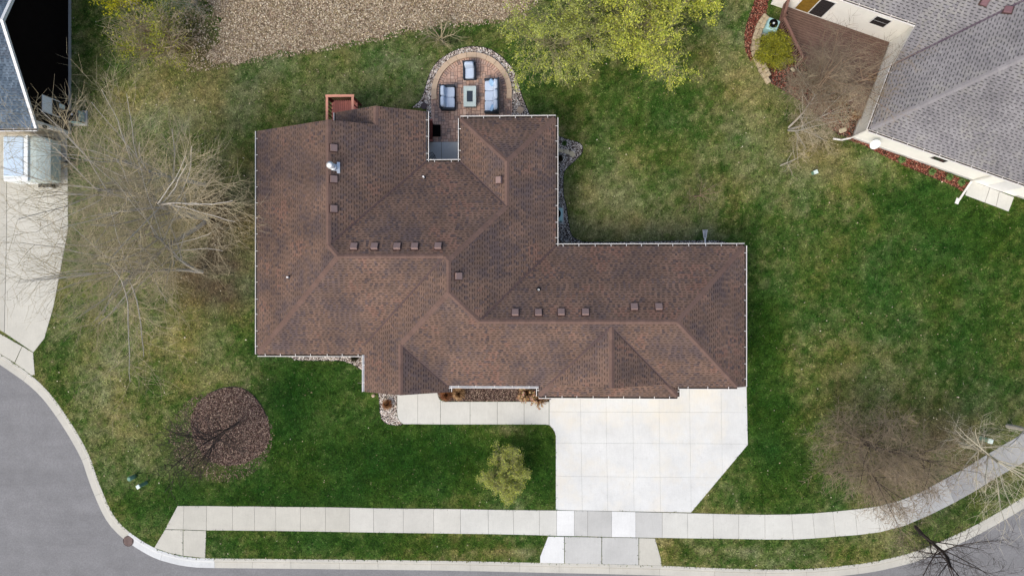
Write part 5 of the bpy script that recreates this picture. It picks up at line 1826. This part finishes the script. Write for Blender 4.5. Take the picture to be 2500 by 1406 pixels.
# trailer on the left driveway
def trailer():
    z1 = 2.0
    A, B = P(4, 331, z1), P(106, 441, z1)
    x0, x1, y1, y0 = A.x, B.x, A.y, B.y
    xm = P(66, 380, z1).x
    o = thing('trailer', 'white enclosed trailer parked on the left driveway', 'trailer', ((x0 + x1) / 2, (y0 + y1) / 2, .026))
    yc = (y0 + y1) / 2; W = y1 - y0
    m = MB(); m.rbox(((x0 + xm) / 2, yc, .5 + .72), (xm - x0, W, 1.45), .08); m.build('body', 'trailer', o)
    m = MB(); m.rbox(((x0 + xm) / 2 - .08, yc + .1, z1 - .035), (xm - x0 - .36, W - .36, .05), .02); m.build('roof_panel', 'trailerroof', o)
    # sloping nose with rounded plan corners
    m = MB()
    L = x1 - xm - .03
    def ringp(t, z_top):
        x = xm + .02 + L * t
        ww = W / 2 * (1 if t < .6 else 1 - .12 * ((t - .6) / .4) ** 2)
        return [(x, yc - ww, .5), (x, yc - ww, z_top - .1), (x, yc - ww + .12, z_top), (x, yc + ww - .12, z_top), (x, yc + ww, z_top - .1), (x, yc + ww, .5)]
    rings = [ringp(t, z1 - .12 - .5 * t * t) for t in (0, .2, .4, .6, .8, .93, 1)]
    vs = [p for r_ in rings for p in r_]
    fs = [(i * 6 + j, (i + 1) * 6 + j, (i + 1) * 6 + j + 1, i * 6 + j + 1) for i in range(6) for j in range(5)] + [tuple(36 + j for j in range(6)), tuple(range(5, -1, -1))]
    m.add(vs, fs); m.build('nose', 'trailernose', o)
    m = MB(); m.box((xm + .0, yc, z1 - .04), (.08, W + .02, .10)); m.build('trim_band', 'trailer', o)
    for sy in (-1, 1):
        wx = x0 + (x1 - x0) * .66
        m = MB(); m.tube((wx, yc + sy * (W / 2 - .06), .33), (wx, yc + sy * (W / 2 + .17), .33), .33, .33, 22); wh = m.build('wheel', 'rubber', o, False)
        m = MB(); m.tube((wx, yc + sy * (W / 2 + .15), .33), (wx, yc + sy * (W / 2 + .185), .33), .19, .19, 16); m.build('rim', 'galv', wh)
        m = MB(); m.box((wx, yc + sy * (W / 2 + .1), .70), (.8, .22, .05)); m.build('fender', 'blackmetal', o)
    m = MB(); m.box((x1 + .4, yc, .46), (.95, .09, .09)); m.tube((x1 - .2, yc - .5, .46), (x1 + .75, yc, .46), .04); m.tube((x1 - .2, yc + .5, .46), (x1 + .75, yc, .46), .04); m.build('tongue', 'blackmetal', o)
    sp = P(117, 379, .75)
    m = MB()
    n = 22
    for i in range(n):
        a, b = 2 * math.pi * i / n, 2 * math.pi * (i + 1) / n
        for j in range(8):
            p_, q_ = 2 * math.pi * j / 8, 2 * math.pi * (j + 1) / 8
            f = lambda t, u: (sp.x + (.05 + .07 * math.cos(u)) * .9, yc + (.26 + .08 * math.sin(u)) * math.cos(t), .78 + (.26 + .08 * math.sin(u)) * math.sin(t))
            m.add([f(a, p_), f(b, p_), f(b, q_), f(a, q_)], [(0, 1, 2, 3)])
    sw = m.build('spare_wheel', 'rubber', o)
    m = MB(); m.tube((sp.x + .02, yc, .78), (sp.x + .10, yc, .78), .17, .17, 16); m.build('rim', 'galv', sw)
    m = MB(); m.tube((x1 + .62, yc, .1), (x1 + .62, yc, .95), .035); m.build('jack', 'blackmetal', o)
trailer()

# stone retaining wall of the neighbour
def stone_wall():
    line = smooth_line(PP([(1871, 41), (1857, 60), (1849, 80), (1843, 102), (1842, 128), (1850, 150), (1860, 172), (1876, 198)]), 6)
    o = thing('retaining_wall', 'low curved limestone retaining wall by the neighbour\'s shrub', 'wall', (line[0][0], line[0][1], 0))
    acc = [0]
    for a, b in zip(line, line[1:]): acc.append(acc[-1] + math.hypot(b[0] - a[0], b[1] - a[1]))
    def at(s):
        for i in range(len(acc) - 1):
            if acc[i + 1] >= s:
                t = (s - acc[i]) / (acc[i + 1] - acc[i]); a, b = line[i], line[i + 1]
                return a[0] + (b[0] - a[0]) * t, a[1] + (b[1] - a[1]) * t, math.atan2(b[1] - a[1], b[0] - a[0])
        return (*line[-1], 0)
    for row in range(2):
        s = rnd.uniform(0, .2)
        while s < acc[-1] - .2:
            L = rnd.uniform(.22, .42)
            x, y, a = at(min(s + L / 2, acc[-1] - .01))
            side = 1 if row else -1
            nx, ny = -math.sin(a), math.cos(a)
            off = .10 * side
            hgt = (.42 if row else .26) + rnd.uniform(-.03, .03)
            m = MB(); m.rbox((x + nx * off, y + ny * off, hgt / 2), (L - .015, .22 + rnd.uniform(-.03, .04), hgt), .03, rz=a + rnd.uniform(-.08, .08))
            m.build('stone', 'wallstone', o); s += L
stone_wall()
for px, py, s_, lab in ((1888, 88, .2, 'small pale stone near the neighbour\'s air conditioner'), (1909, 153, .22, 'pale stone at the foot of the yellow green shrub'), (1936, 170, .3, 'long pale stone below the neighbour\'s deck rail'), (2058, 318, .45, 'flat pale stone in the mulch at the cream house corner')):
    c = P(px, py, .1); m = MB(); m.rbox((c.x, c.y, .08), (s_, s_ * .6, .14), .05, rz=rnd.uniform(0, 3))
    tag(m.build('stone', 'flag', org=Vector((c.x, c.y, 0))), lab, 'stone')

# ------------------------------------------------------------------ plants
def seg_mesh(name, segs, mat, parent, n=4, kind=None):
    p0 = np.array([s_[0] for s_ in segs]); p1 = np.array([s_[1] for s_ in segs])
    r0 = np.array([s_[2] for s_ in segs])[:, None]; r1 = np.array([s_[3] for s_ in segs])[:, None]
    d = p1 - p0; d /= np.linalg.norm(d, axis=1, keepdims=True) + 1e-9
    ref = np.where(np.abs(d[:, 2:3]) > .9, np.array([[1., 0, 0]]), np.array([[0., 0, 1]]))
    a = np.cross(d, ref); a /= np.linalg.norm(a, axis=1, keepdims=True) + 1e-9
    b = np.cross(d, a)
    q = []
    for k in range(n):
        t0, t1 = 2 * math.pi * k / n, 2 * math.pi * (k + 1) / n
        v0 = a * math.cos(t0) + b * math.sin(t0); v1 = a * math.cos(t1) + b * math.sin(t1)
        q.append(np.stack([p0 + v0 * r0, p0 + v1 * r0, p1 + v1 * r1, p1 + v0 * r1], 1))
    return np_mesh(name, np.stack(q, 1).reshape(-1, 3), 4, None, mat, parent, kind)

def grow(rr, p, d, L, r, lvl, maxl, out, tips, par):
    """one branch as a wandering polyline with side branches"""
    n = max(3, int(3 + L * 1.6)) if lvl < maxl else 3
    step = L / n
    pts = [(p.copy(), r)]
    for i in range(n):
        d = (d + Vector((rr.gauss(0, 1), rr.gauss(0, 1), rr.gauss(0, .7))) * par['wander'] + Vector((0, 0, par['up'] * (1 if lvl < 2 else .5)))).normalized()
        q = p + d * step
        rq = r * (1 - (.65 if lvl else .5) * (i + 1) / n)
        out[min(lvl, 3)].append((tuple(p), tuple(q), r * (1 - (.65 if lvl else .5) * i / n), rq))
        p = q
        pts.append((p.copy(), rq))
        if lvl < maxl and i >= (n // 3 if lvl == 0 else 0):
            k = par['kids'][lvl]
            for _ in range(int(k) + (rr.random() < k - int(k))):
                ang = rr.uniform(*par['angle'])
                ax = d.orthogonal().normalized()
                ax.rotate(Matrix.Rotation(rr.uniform(0, 6.283), 3, d))
                nd = d.copy(); nd.rotate(Matrix.Rotation(ang, 3, ax))
                f = par['ratio'] * rr.uniform(.75, 1.25) * (1 - .35 * i / n if lvl else 1)
                grow(rr, p.copy(), nd, L * f, max(rq * par.get('thin', .5), par['rmin']), lvl + 1, maxl, out, tips, par)
    tips.append((p.copy(), d.copy(), lvl))
    if lvl >= maxl - 1:
        for q, _ in pts[1:]: tips.append((q.copy(), d.copy(), lvl))

def tree(label, base, par, barkmat, twigmat, seed, leaf=None, group=None, name='tree', cat='tree', lean=(0, 0)):
    rr = random.Random(seed)
    o = thing(name, label, cat, tuple(base), group)
    out, tips = [[], [], [], []], []
    for k in range(par.get('stems', 1)):
        d = Vector((lean[0], lean[1], 1))
        off = Vector((0, 0, -.05))
        if par.get('stems', 1) > 1:
            a = 2 * math.pi * (k + rr.uniform(-.3, .3)) / par['stems']
            sp = par.get('spread', .6) * rr.uniform(.5, 1.2)
            d = Vector((math.cos(a) * sp + lean[0], math.sin(a) * sp + lean[1], 1)); off += Vector((math.cos(a), math.sin(a), 0)) * par['r'] * 1.2
        grow(rr, Vector(base) + off, d.normalized(), par['h'] * rr.uniform(.85, 1.1), par['r'], 0, par['levels'], out, tips, par)
    seg_mesh('trunk', out[0] + out[1], barkmat, o, 6)
    tw = out[2] + out[3]
    if tw:
        t = seg_mesh('twigs' if not leaf else 'branches', tw, twigmat, o, 3)
    if leaf:
        tp = [t_ for t_ in tips if t_[2] >= par['levels'] - 1]
        P0 = np.array([tuple(t_[0]) for t_ in tp])
        n = leaf['n']
        idx = rng.integers(0, len(P0), n)
        c = P0[idx] + rng.normal(0, leaf['spread'], (n, 3))
        if 'clump' in leaf:
            dens = fbm(c[:, 0] * leaf['clump'] + seed, c[:, 1] * leaf['clump'] + c[:, 2] * .6, seed + 3, 2)
            keep = rng.random(n) < np.clip((dens - leaf.get('cut', .35)) * 5, .12, 1)
            c = c[keep]; n = len(c)
        s_ = rng.uniform(leaf['s0'], leaf['s1'], (n, 1))
        u = rng.normal(0, 1, (n, 3)); u[:, 2] *= .5; u /= np.linalg.norm(u, axis=1, keepdims=True)
        w_ = rng.normal(0, 1, (n, 3)); w_[:, 2] *= .5
        v = w_ - u * np.sum(u * w_, 1, keepdims=True); v /= np.linalg.norm(v, axis=1, keepdims=True)
        u *= s_; v *= s_ * .55
        V = np.stack([c - u, c + v, c + u, c - v], 1).reshape(-1, 3)
        np_mesh('crown', V, 4, rand_cols(n, leaf['pal'], .22), 'leaf', o)
    return o

BARE = dict(h=9.0, r=.15, levels=3, kids=(1.25, 1.25, 1.35), ratio=.50, angle=(R(22), R(58)), wander=.06, up=.035, rmin=.006, thin=.42)
def bare(**k): q = dict(BARE); q.update(k); return q
GRP = 'bare trees along the left side yard'
tree('tall pale bare tree at the top of the left row, by the parked trailer', P(500, 452), bare(h=7.6, r=.12, kids=(1.9, 1.25, 1.15), ratio=.56, angle=(R(28), R(66)), thin=.5), 'bark_grey', 'twig_tan', 21, group=GRP, lean=(-.10, .06))
tree('largest bare tree in the left row, its limbs reaching over the neighbour\'s driveway', P(500, 535), bare(h=8.2, r=.14, kids=(1.35, 1.2, 1.15), stems=3, spread=.42, ratio=.57, angle=(R(28), R(66)), thin=.5), 'bark_grey', 'twig_tan', 37, group=GRP, lean=(-.16, .0))
tree('bare tree lowest in the left row, above the open lawn', P(492, 668), bare(h=6.8, r=.10, kids=(1.6, 1.25, 1.15), stems=2, spread=.38, ratio=.56, angle=(R(28), R(66)), thin=.5), 'bark_grey', 'twig_tan', 52, group=GRP, lean=(-.06, -.03))
tree('young dark bare tree standing in the round mulch bed', P(583, 1030), bare(h=3.9, r=.08, levels=3, kids=(2.4, 1.3, 1.1), ratio=.62, up=.05, angle=(R(28), R(62)), thin=.66, rmin=.013), 'bark_dark', 'bark_dark', 71, lean=(-.14, -.22))
GR2 = 'bare trees at the right hand street corner'
tree('dense fine twigged bare tree on the lawn above the curving sidewalk', P(2105, 1085), bare(h=4.8, r=.10, kids=(2.2, 1.9, 3.0), ratio=.54, angle=(R(32), R(76)), rmin=.007, stems=3, spread=.5), 'bark_dark', 'twig_taupe', 83, group=GR2)
tree('pale limbed bare tree leaning over the right edge of the sidewalk', P(2345, 1085), bare(h=6.0, r=.12, kids=(1.6, 1.2, 1.2), angle=(R(30), R(70))), 'bark_white', 'bark_white', 95, group=GR2, lean=(-.05, .12))
tree('dark bare street tree over the road at the lower right corner', P(2235, 1285), bare(h=5.8, r=.12, kids=(1.9, 1.5, 1.4), angle=(R(30), R(70))), 'bark_dark', 'bark_dark', 107, group=GR2)
tree('grey bare tree whose trunk lies across the frame edge beyond the sidewalk', P(2460, 1040), bare(h=5.5, r=.14, kids=(1.4, 1.2, 1.2), angle=(R(30), R(70))), 'bark_grey', 'bark_white', 113, group=GR2, lean=(-.2, .2))
tree('brown bare ornamental tree beside the neighbour\'s deck', P(1985, 215), bare(h=4.2, r=.09, thin=.5, kids=(2.2, 1.7, 2.0), ratio=.55, angle=(R(30), R(72)), stems=3, spread=.45, up=.02), 'bark_brown', 'twig_taupe', 127)
tree('pale bare tree on the lawn below the neighbour\'s deck', P(1925, 315), bare(h=3.4, r=.06, kids=(2.0, 1.6, 2.0), ratio=.55, angle=(R(30), R(72)), stems=3, spread=.4), 'bark_grey', 'twig_tan', 131)
tree('sparse little bare tree alone on the lawn right of the house', P(1695, 480), bare(h=2.9, r=.055, kids=(1.8, 1.4, 1.3), ratio=.5, angle=(R(30), R(70)), rmin=.006), 'bark_brown', 'twig_taupe', 139)
tree('thin bare sapling below the neighbour\'s lawn tree', P(1905, 405), bare(h=2.2, r=.04, kids=(1.4, 1.1, 1.0), ratio=.5, angle=(R(30), R(70))), 'bark_grey', 'twig_tan', 149)
SPRING = [srgb(*c) for c in ((172, 178, 66), (150, 160, 58), (190, 194, 84), (132, 146, 56), (164, 166, 88), (198, 200, 70))]
SPRING2 = [srgb(*c) for c in ((160, 168, 92), (146, 152, 88), (172, 178, 100), (128, 134, 76), (150, 158, 60))]
GR3 = 'budding trees behind the patio'
LP = dict(h=4.3, r=.10, thin=.5, levels=3, kids=(1.9, 1.5, 1.5), ratio=.52, angle=(R(28), R(66)), wander=.10, up=.03, rmin=.008, stems=3, spread=.45)
tree('budding green tree nearest the patio, left of the pair', P(1372, 108), LP, 'bark_olive', 'bark_olive', 161, leaf=dict(n=26000, spread=.09, s0=.025, s1=.06, pal=SPRING2 + SPRING[:2], clump=1.3, cut=.36), group=GR3)
tree('brighter yellow green budding tree right of the pair behind the patio', P(1530, 108), dict(LP, h=4.0), 'bark_olive', 'bark_olive', 173, leaf=dict(n=26000, spread=.09, s0=.028, s1=.065, pal=SPRING, clump=1.3, cut=.36), group=GR3)
tree('yellow green budding tree at the top edge beyond the pair', P(1640, 30), dict(LP, h=3.0, r=.08), 'bark_olive', 'bark_olive', 181, leaf=dict(n=16000, spread=.10, s0=.035, s1=.08, pal=SPRING, clump=1.1, cut=.28), group=GR3)
tree('small round yellow green tree on the front lawn', P(1237, 1146), dict(LP, h=1.75, r=.045, kids=(2.6, 2.0, 2.0), stems=7, spread=.62, ratio=.45, up=.06), 'bark_olive', 'bark_olive', 193, leaf=dict(n=22000, spread=.07, s0=.018, s1=.042, pal=SPRING2 + SPRING[:2], clump=2.2, cut=.26))
SHRUB = dict(h=2.2, r=.04, levels=2, kids=(2.2, 1.8), ratio=.55, angle=(R(20), R(60)), wander=.1, up=.02, rmin=.008, stems=12, spread=.7)
tree('big tangled shrub with yellow green buds at upper left', P(415, 110), dict(SHRUB, h=2.5, stems=16), 'bark_brown', 'twig_tan', 203, leaf=dict(n=9000, spread=.14, s0=.03, s1=.065, pal=[srgb(140, 146, 36), srgb(120, 130, 40), srgb(112, 116, 50), srgb(150, 154, 30)], clump=.9, cut=.5), name='shrub', cat='shrub')
tree('bright yellow shrub cut by the top edge at upper left', P(335, 8), dict(SHRUB, h=1.5, stems=10), 'bark_olive', 'bark_olive', 211, leaf=dict(n=6000, spread=.1, s0=.03, s1=.065, pal=[srgb(172, 168, 20), srgb(150, 150, 24)], clump=1.0, cut=.3), name='shrub', cat='shrub')
tree('grey green brushy shrub at the edge of the leaf bed', P(478, 10), dict(SHRUB, h=1.6, stems=12), 'bark_grey', 'twig_tan', 217, leaf=dict(n=4000, spread=.12, s0=.02, s1=.05, pal=[srgb(96, 116, 84), srgb(82, 100, 72)], clump=1.0, cut=.4), name='shrub', cat='shrub')
tree('spreading yellow green shrub behind the stone retaining wall', P(1882, 130), dict(SHRUB, h=.85, stems=22, spread=1.1), 'bark_olive', 'bark_olive', 223, leaf=dict(n=14000, spread=.08, s0=.02, s1=.05, pal=[srgb(150, 148, 40), srgb(128, 132, 40), srgb(108, 112, 36)]), name='shrub', cat='shrub')
tree('wispy bare brush lying on the lawn at the leaf bed edge', P(1075, 95), dict(SHRUB, h=1.3, stems=9, spread=.9, kids=(1.6, 1.2)), 'twig_tan', 'bark_olive', 227, name='shrub', cat='shrub')

def tuft(label, px, py, h, n, spread, pal, seed, name='grass_clump', cat='plant', group=None, heads=0, headpal=None):
    """ornamental grass or perennial: many arching blades from one crown"""
    c = P(px, py, 0)
    o = thing(name, label, cat, (c.x, c.y, 0), group)
    g_ = np.random.default_rng(seed)
    a = g_.uniform(0, 6.283, n); rad = spread * np.sqrt(g_.uniform(.05, 1, n)); hh = h * g_.uniform(.55, 1.1, n)
    b0 = np.stack([c.x + np.cos(a) * rad * .25, c.y + np.sin(a) * rad * .25, np.zeros(n)], -1)
    mid = np.stack([c.x + np.cos(a) * rad * .6, c.y + np.sin(a) * rad * .6, hh], -1)
    tip = np.stack([c.x + np.cos(a) * rad * 1.1, c.y + np.sin(a) * rad * 1.1, hh * g_.uniform(.55, 1.0, n)], -1)
    s_ = np.stack([-np.sin(a), np.cos(a), 0 * a], -1) * .012
    V = np.concatenate([np.stack([b0 - s_, b0 + s_, mid + s_, mid - s_], 1), np.stack([mid - s_, mid + s_, tip + s_ * .3, tip - s_ * .3], 1)]).reshape(-1, 3)
    np_mesh('blades', V, 4, rand_cols(2 * n, pal, .25), 'chip', o)
    if heads:
        for k in range(heads):
            a_ = g_.uniform(0, 6.283); r_ = spread * math.sqrt(g_.uniform(0, 1)) * 1.05
            q = (c.x + math.cos(a_) * r_, c.y + math.sin(a_) * r_, h * g_.uniform(.75, 1.05))
            m = MB(); col = headpal[int(g_.integers(0, len(headpal)))]
            for _ in range(7):
                w_ = g_.normal(0, .035, 3)
                m.puff((q[0] + w_[0], q[1] + w_[1], q[2] + w_[2] * .5), (.07, .07, .06), 1, nu=6, nv=4, col=tuple(x * g_.uniform(.75, 1.2) for x in col[:3]))
            m.build('flower_head', 'dryhead', o)
    return o
DRY = [srgb(*c) for c in ((150, 118, 84), (128, 96, 68), (170, 140, 104), (104, 76, 54))]
RUST = [srgb(*c) for c in ((112, 72, 48), (88, 56, 40), (136, 92, 60))]
DGREEN = [srgb(*c) for c in ((58, 84, 40), (44, 66, 34), (76, 104, 52))]
DARK = [srgb(*c) for c in ((40, 34, 26), (54, 46, 34), (34, 40, 26))]
HEAD = [srgb(*c) for c in ((190, 158, 120), (168, 134, 100), (204, 176, 142), (150, 112, 84))]
tuft('rusty dry grass clump in the mulch next to the entry gable', 1091, 962, .45, 320, .42, RUST, 1)
tuft('straw coloured dry grass clump in the front mulch bed', 1122, 958, .5, 340, .45, DRY, 2)
tuft('dry brown grass clump in the rock bed at the front walk', 948, 985, .4, 300, .36, RUST + DRY[:1], 3)
tuft('dried hydrangea with tan flower heads beneath the eave, left one of the pair', 1284, 958, .75, 150, .50, DRY, 4, 'hydrangea', 'shrub', 'dried hydrangeas at the garage corner', 30, HEAD)
tuft('dried hydrangea with tan flower heads at the driveway corner, right one of the pair', 1318, 972, .75, 170, .52, DRY, 5, 'hydrangea', 'shrub', 'dried hydrangeas at the garage corner', 30, HEAD)
tuft('dark low shrub in the front rock bed next to the entry wall', 868, 871, .4, 300, .27, DARK, 6, 'shrub', 'shrub')
tuft('dark low shrub near the middle of the front rock bed', 788, 862, .35, 240, .25, DARK, 7, 'shrub', 'shrub')
tuft('dark low shrub near the left end of the front rock bed', 742, 862, .35, 200, .22, DARK, 8, 'shrub', 'shrub')
tuft('dark low shrub right of the middle in the front rock bed', 828, 863, .35, 240, .24, DARK, 17, 'shrub', 'shrub')
tuft('small green plant in the side rock bed above the stepping stones', 1378, 351, .2, 160, .17, DGREEN, 9, 'plant', 'plant')
tuft('dark mounded shrub in the side rock bed below the stepping stones', 1366, 389, .35, 300, .22, DARK, 10, 'shrub', 'shrub')
tuft('dark shrub under the east eave further down the side rock bed', 1360, 420, .35, 220, .18, DARK, 11, 'shrub', 'shrub')
for i, (px, py, lab) in enumerate(((2198, 392, 'leftmost green daylily clump in the neighbour\'s red mulch'), (2272, 421, 'second green daylily clump from the left in the red mulch'), (2314, 434, 'third green daylily clump from the left in the red mulch'), (2343, 447, 'rightmost green daylily clump in the red mulch, by the downspout'))):
    tuft(lab, px, py, .3, 170, .24, [srgb(92, 122, 66), srgb(70, 100, 52), srgb(116, 140, 84)], 20 + i, 'daylily', 'plant', 'daylilies along the cream wall')
for i, (px, py, lab) in enumerate(((2085, 285, 'brown dry perennial in the mulch by the cream corner'), (2120, 195, 'olive dry shrub against the cream house wall'), (2055, 250, 'brown dry shrub in the mulch below the deck'))):
    tuft(lab, px, py, .5, 220, .35, DRY + RUST, 30 + i, 'shrub', 'shrub')

# ------------------------------------------------------------------ grass: blades over the whole lawn in view
def grass():
    n = 650000
    x = rng.uniform(-34.5, 34.5, n); y = rng.uniform(-20.5, 19.8, n)
    m = inside_np(LAND, x, y)
    for e in EXCL:
        xs = [p[0] for p in e]; ys = [p[1] for p in e]
        c = m & (x > min(xs)) & (x < max(xs)) & (y > min(ys)) & (y < max(ys))
        i = np.nonzero(c)[0]
        m[i[inside_np(e, x[i], y[i])]] = False
    x, y = x[m], y[m]; n = len(x)
    col = lawn_col(x, y)
    k = np.exp(rng.normal(-.08, .44, (n, 1)) + (fbm(x * 9, y * 9, 77, 2)[:, None] - .5) * 1.3)
    k = np.minimum(k, 1.75)
    straw = (rng.random((n, 1)) < .010) * 1.0
    col = np.clip(col * k * (1 - straw) + straw * (np.array(srgb(160, 154, 116)[:3]) * .4 + col * .6), .002, 1)
    a = rng.uniform(0, 6.283, n); L = rng.uniform(.07, .17, n); el = rng.uniform(.15, .75, n)
    w_ = rng.uniform(.016, .038, n)
    d = np.stack([np.cos(a) * L * np.cos(el), np.sin(a) * L * np.cos(el), L * np.sin(el) * .7], -1)
    s_ = np.stack([-np.sin(a) * w_, np.cos(a) * w_, 0 * a], -1)
    b = np.stack([x, y, np.full(n, .004)], -1)
    V = np.stack([b - s_, b + s_, b + d], 1).reshape(-1, 3)
    o = np_mesh('grass', V, 3, col, 'grassblade')
    tag(o, 'short turf grass covering the lawns', 'grass', kind='stuff')
grass()

# stray leaves and pale flecks lying on the turf, thickest under the bare trees
def fallen():
    n = 7000
    x = rng.uniform(-34, 34, n); y = rng.uniform(-20, 19.5, n)
    px, py = to_px(x, y)
    w_ = .12 + .9 * np.exp(-(((px - 420) / 220) ** 2 + ((py - 520) / 300) ** 2)) + .5 * np.exp(-(((px - 2150) / 250) ** 2 + ((py - 950) / 260) ** 2)) + .5 * np.exp(-(((px - 1950) / 160) ** 2 + ((py - 350) / 160) ** 2)) + .6 * np.exp(-((py - 130) / 70) ** 2)
    m = inside_np(LAND, x, y) & (rng.random(n) < w_ * .8)
    for e in EXCL: m &= ~inside_np(e, x, y)
    x, y = x[m], y[m]; n = len(x)
    a = rng.uniform(0, 6.283, n); L = rng.uniform(.025, .055, n); W = L * rng.uniform(.5, .9, n)
    c = np.stack([x, y, np.full(n, .06)], -1)
    u = np.stack([np.cos(a) * L, np.sin(a) * L, rng.uniform(-.02, .02, n)], -1); v = np.stack([-np.sin(a) * W, np.cos(a) * W, rng.uniform(-.02, .02, n)], -1)
    o = np_mesh('fallen_leaf', np.stack([c - u, c + v, c + u, c - v], 1).reshape(-1, 3), 4, rand_cols(n, LEAVES + [srgb(214, 206, 182)], .2), 'chip')
    tag(o, 'stray tan leaves scattered over the lawns', 'leaves', kind='stuff')
fallen()
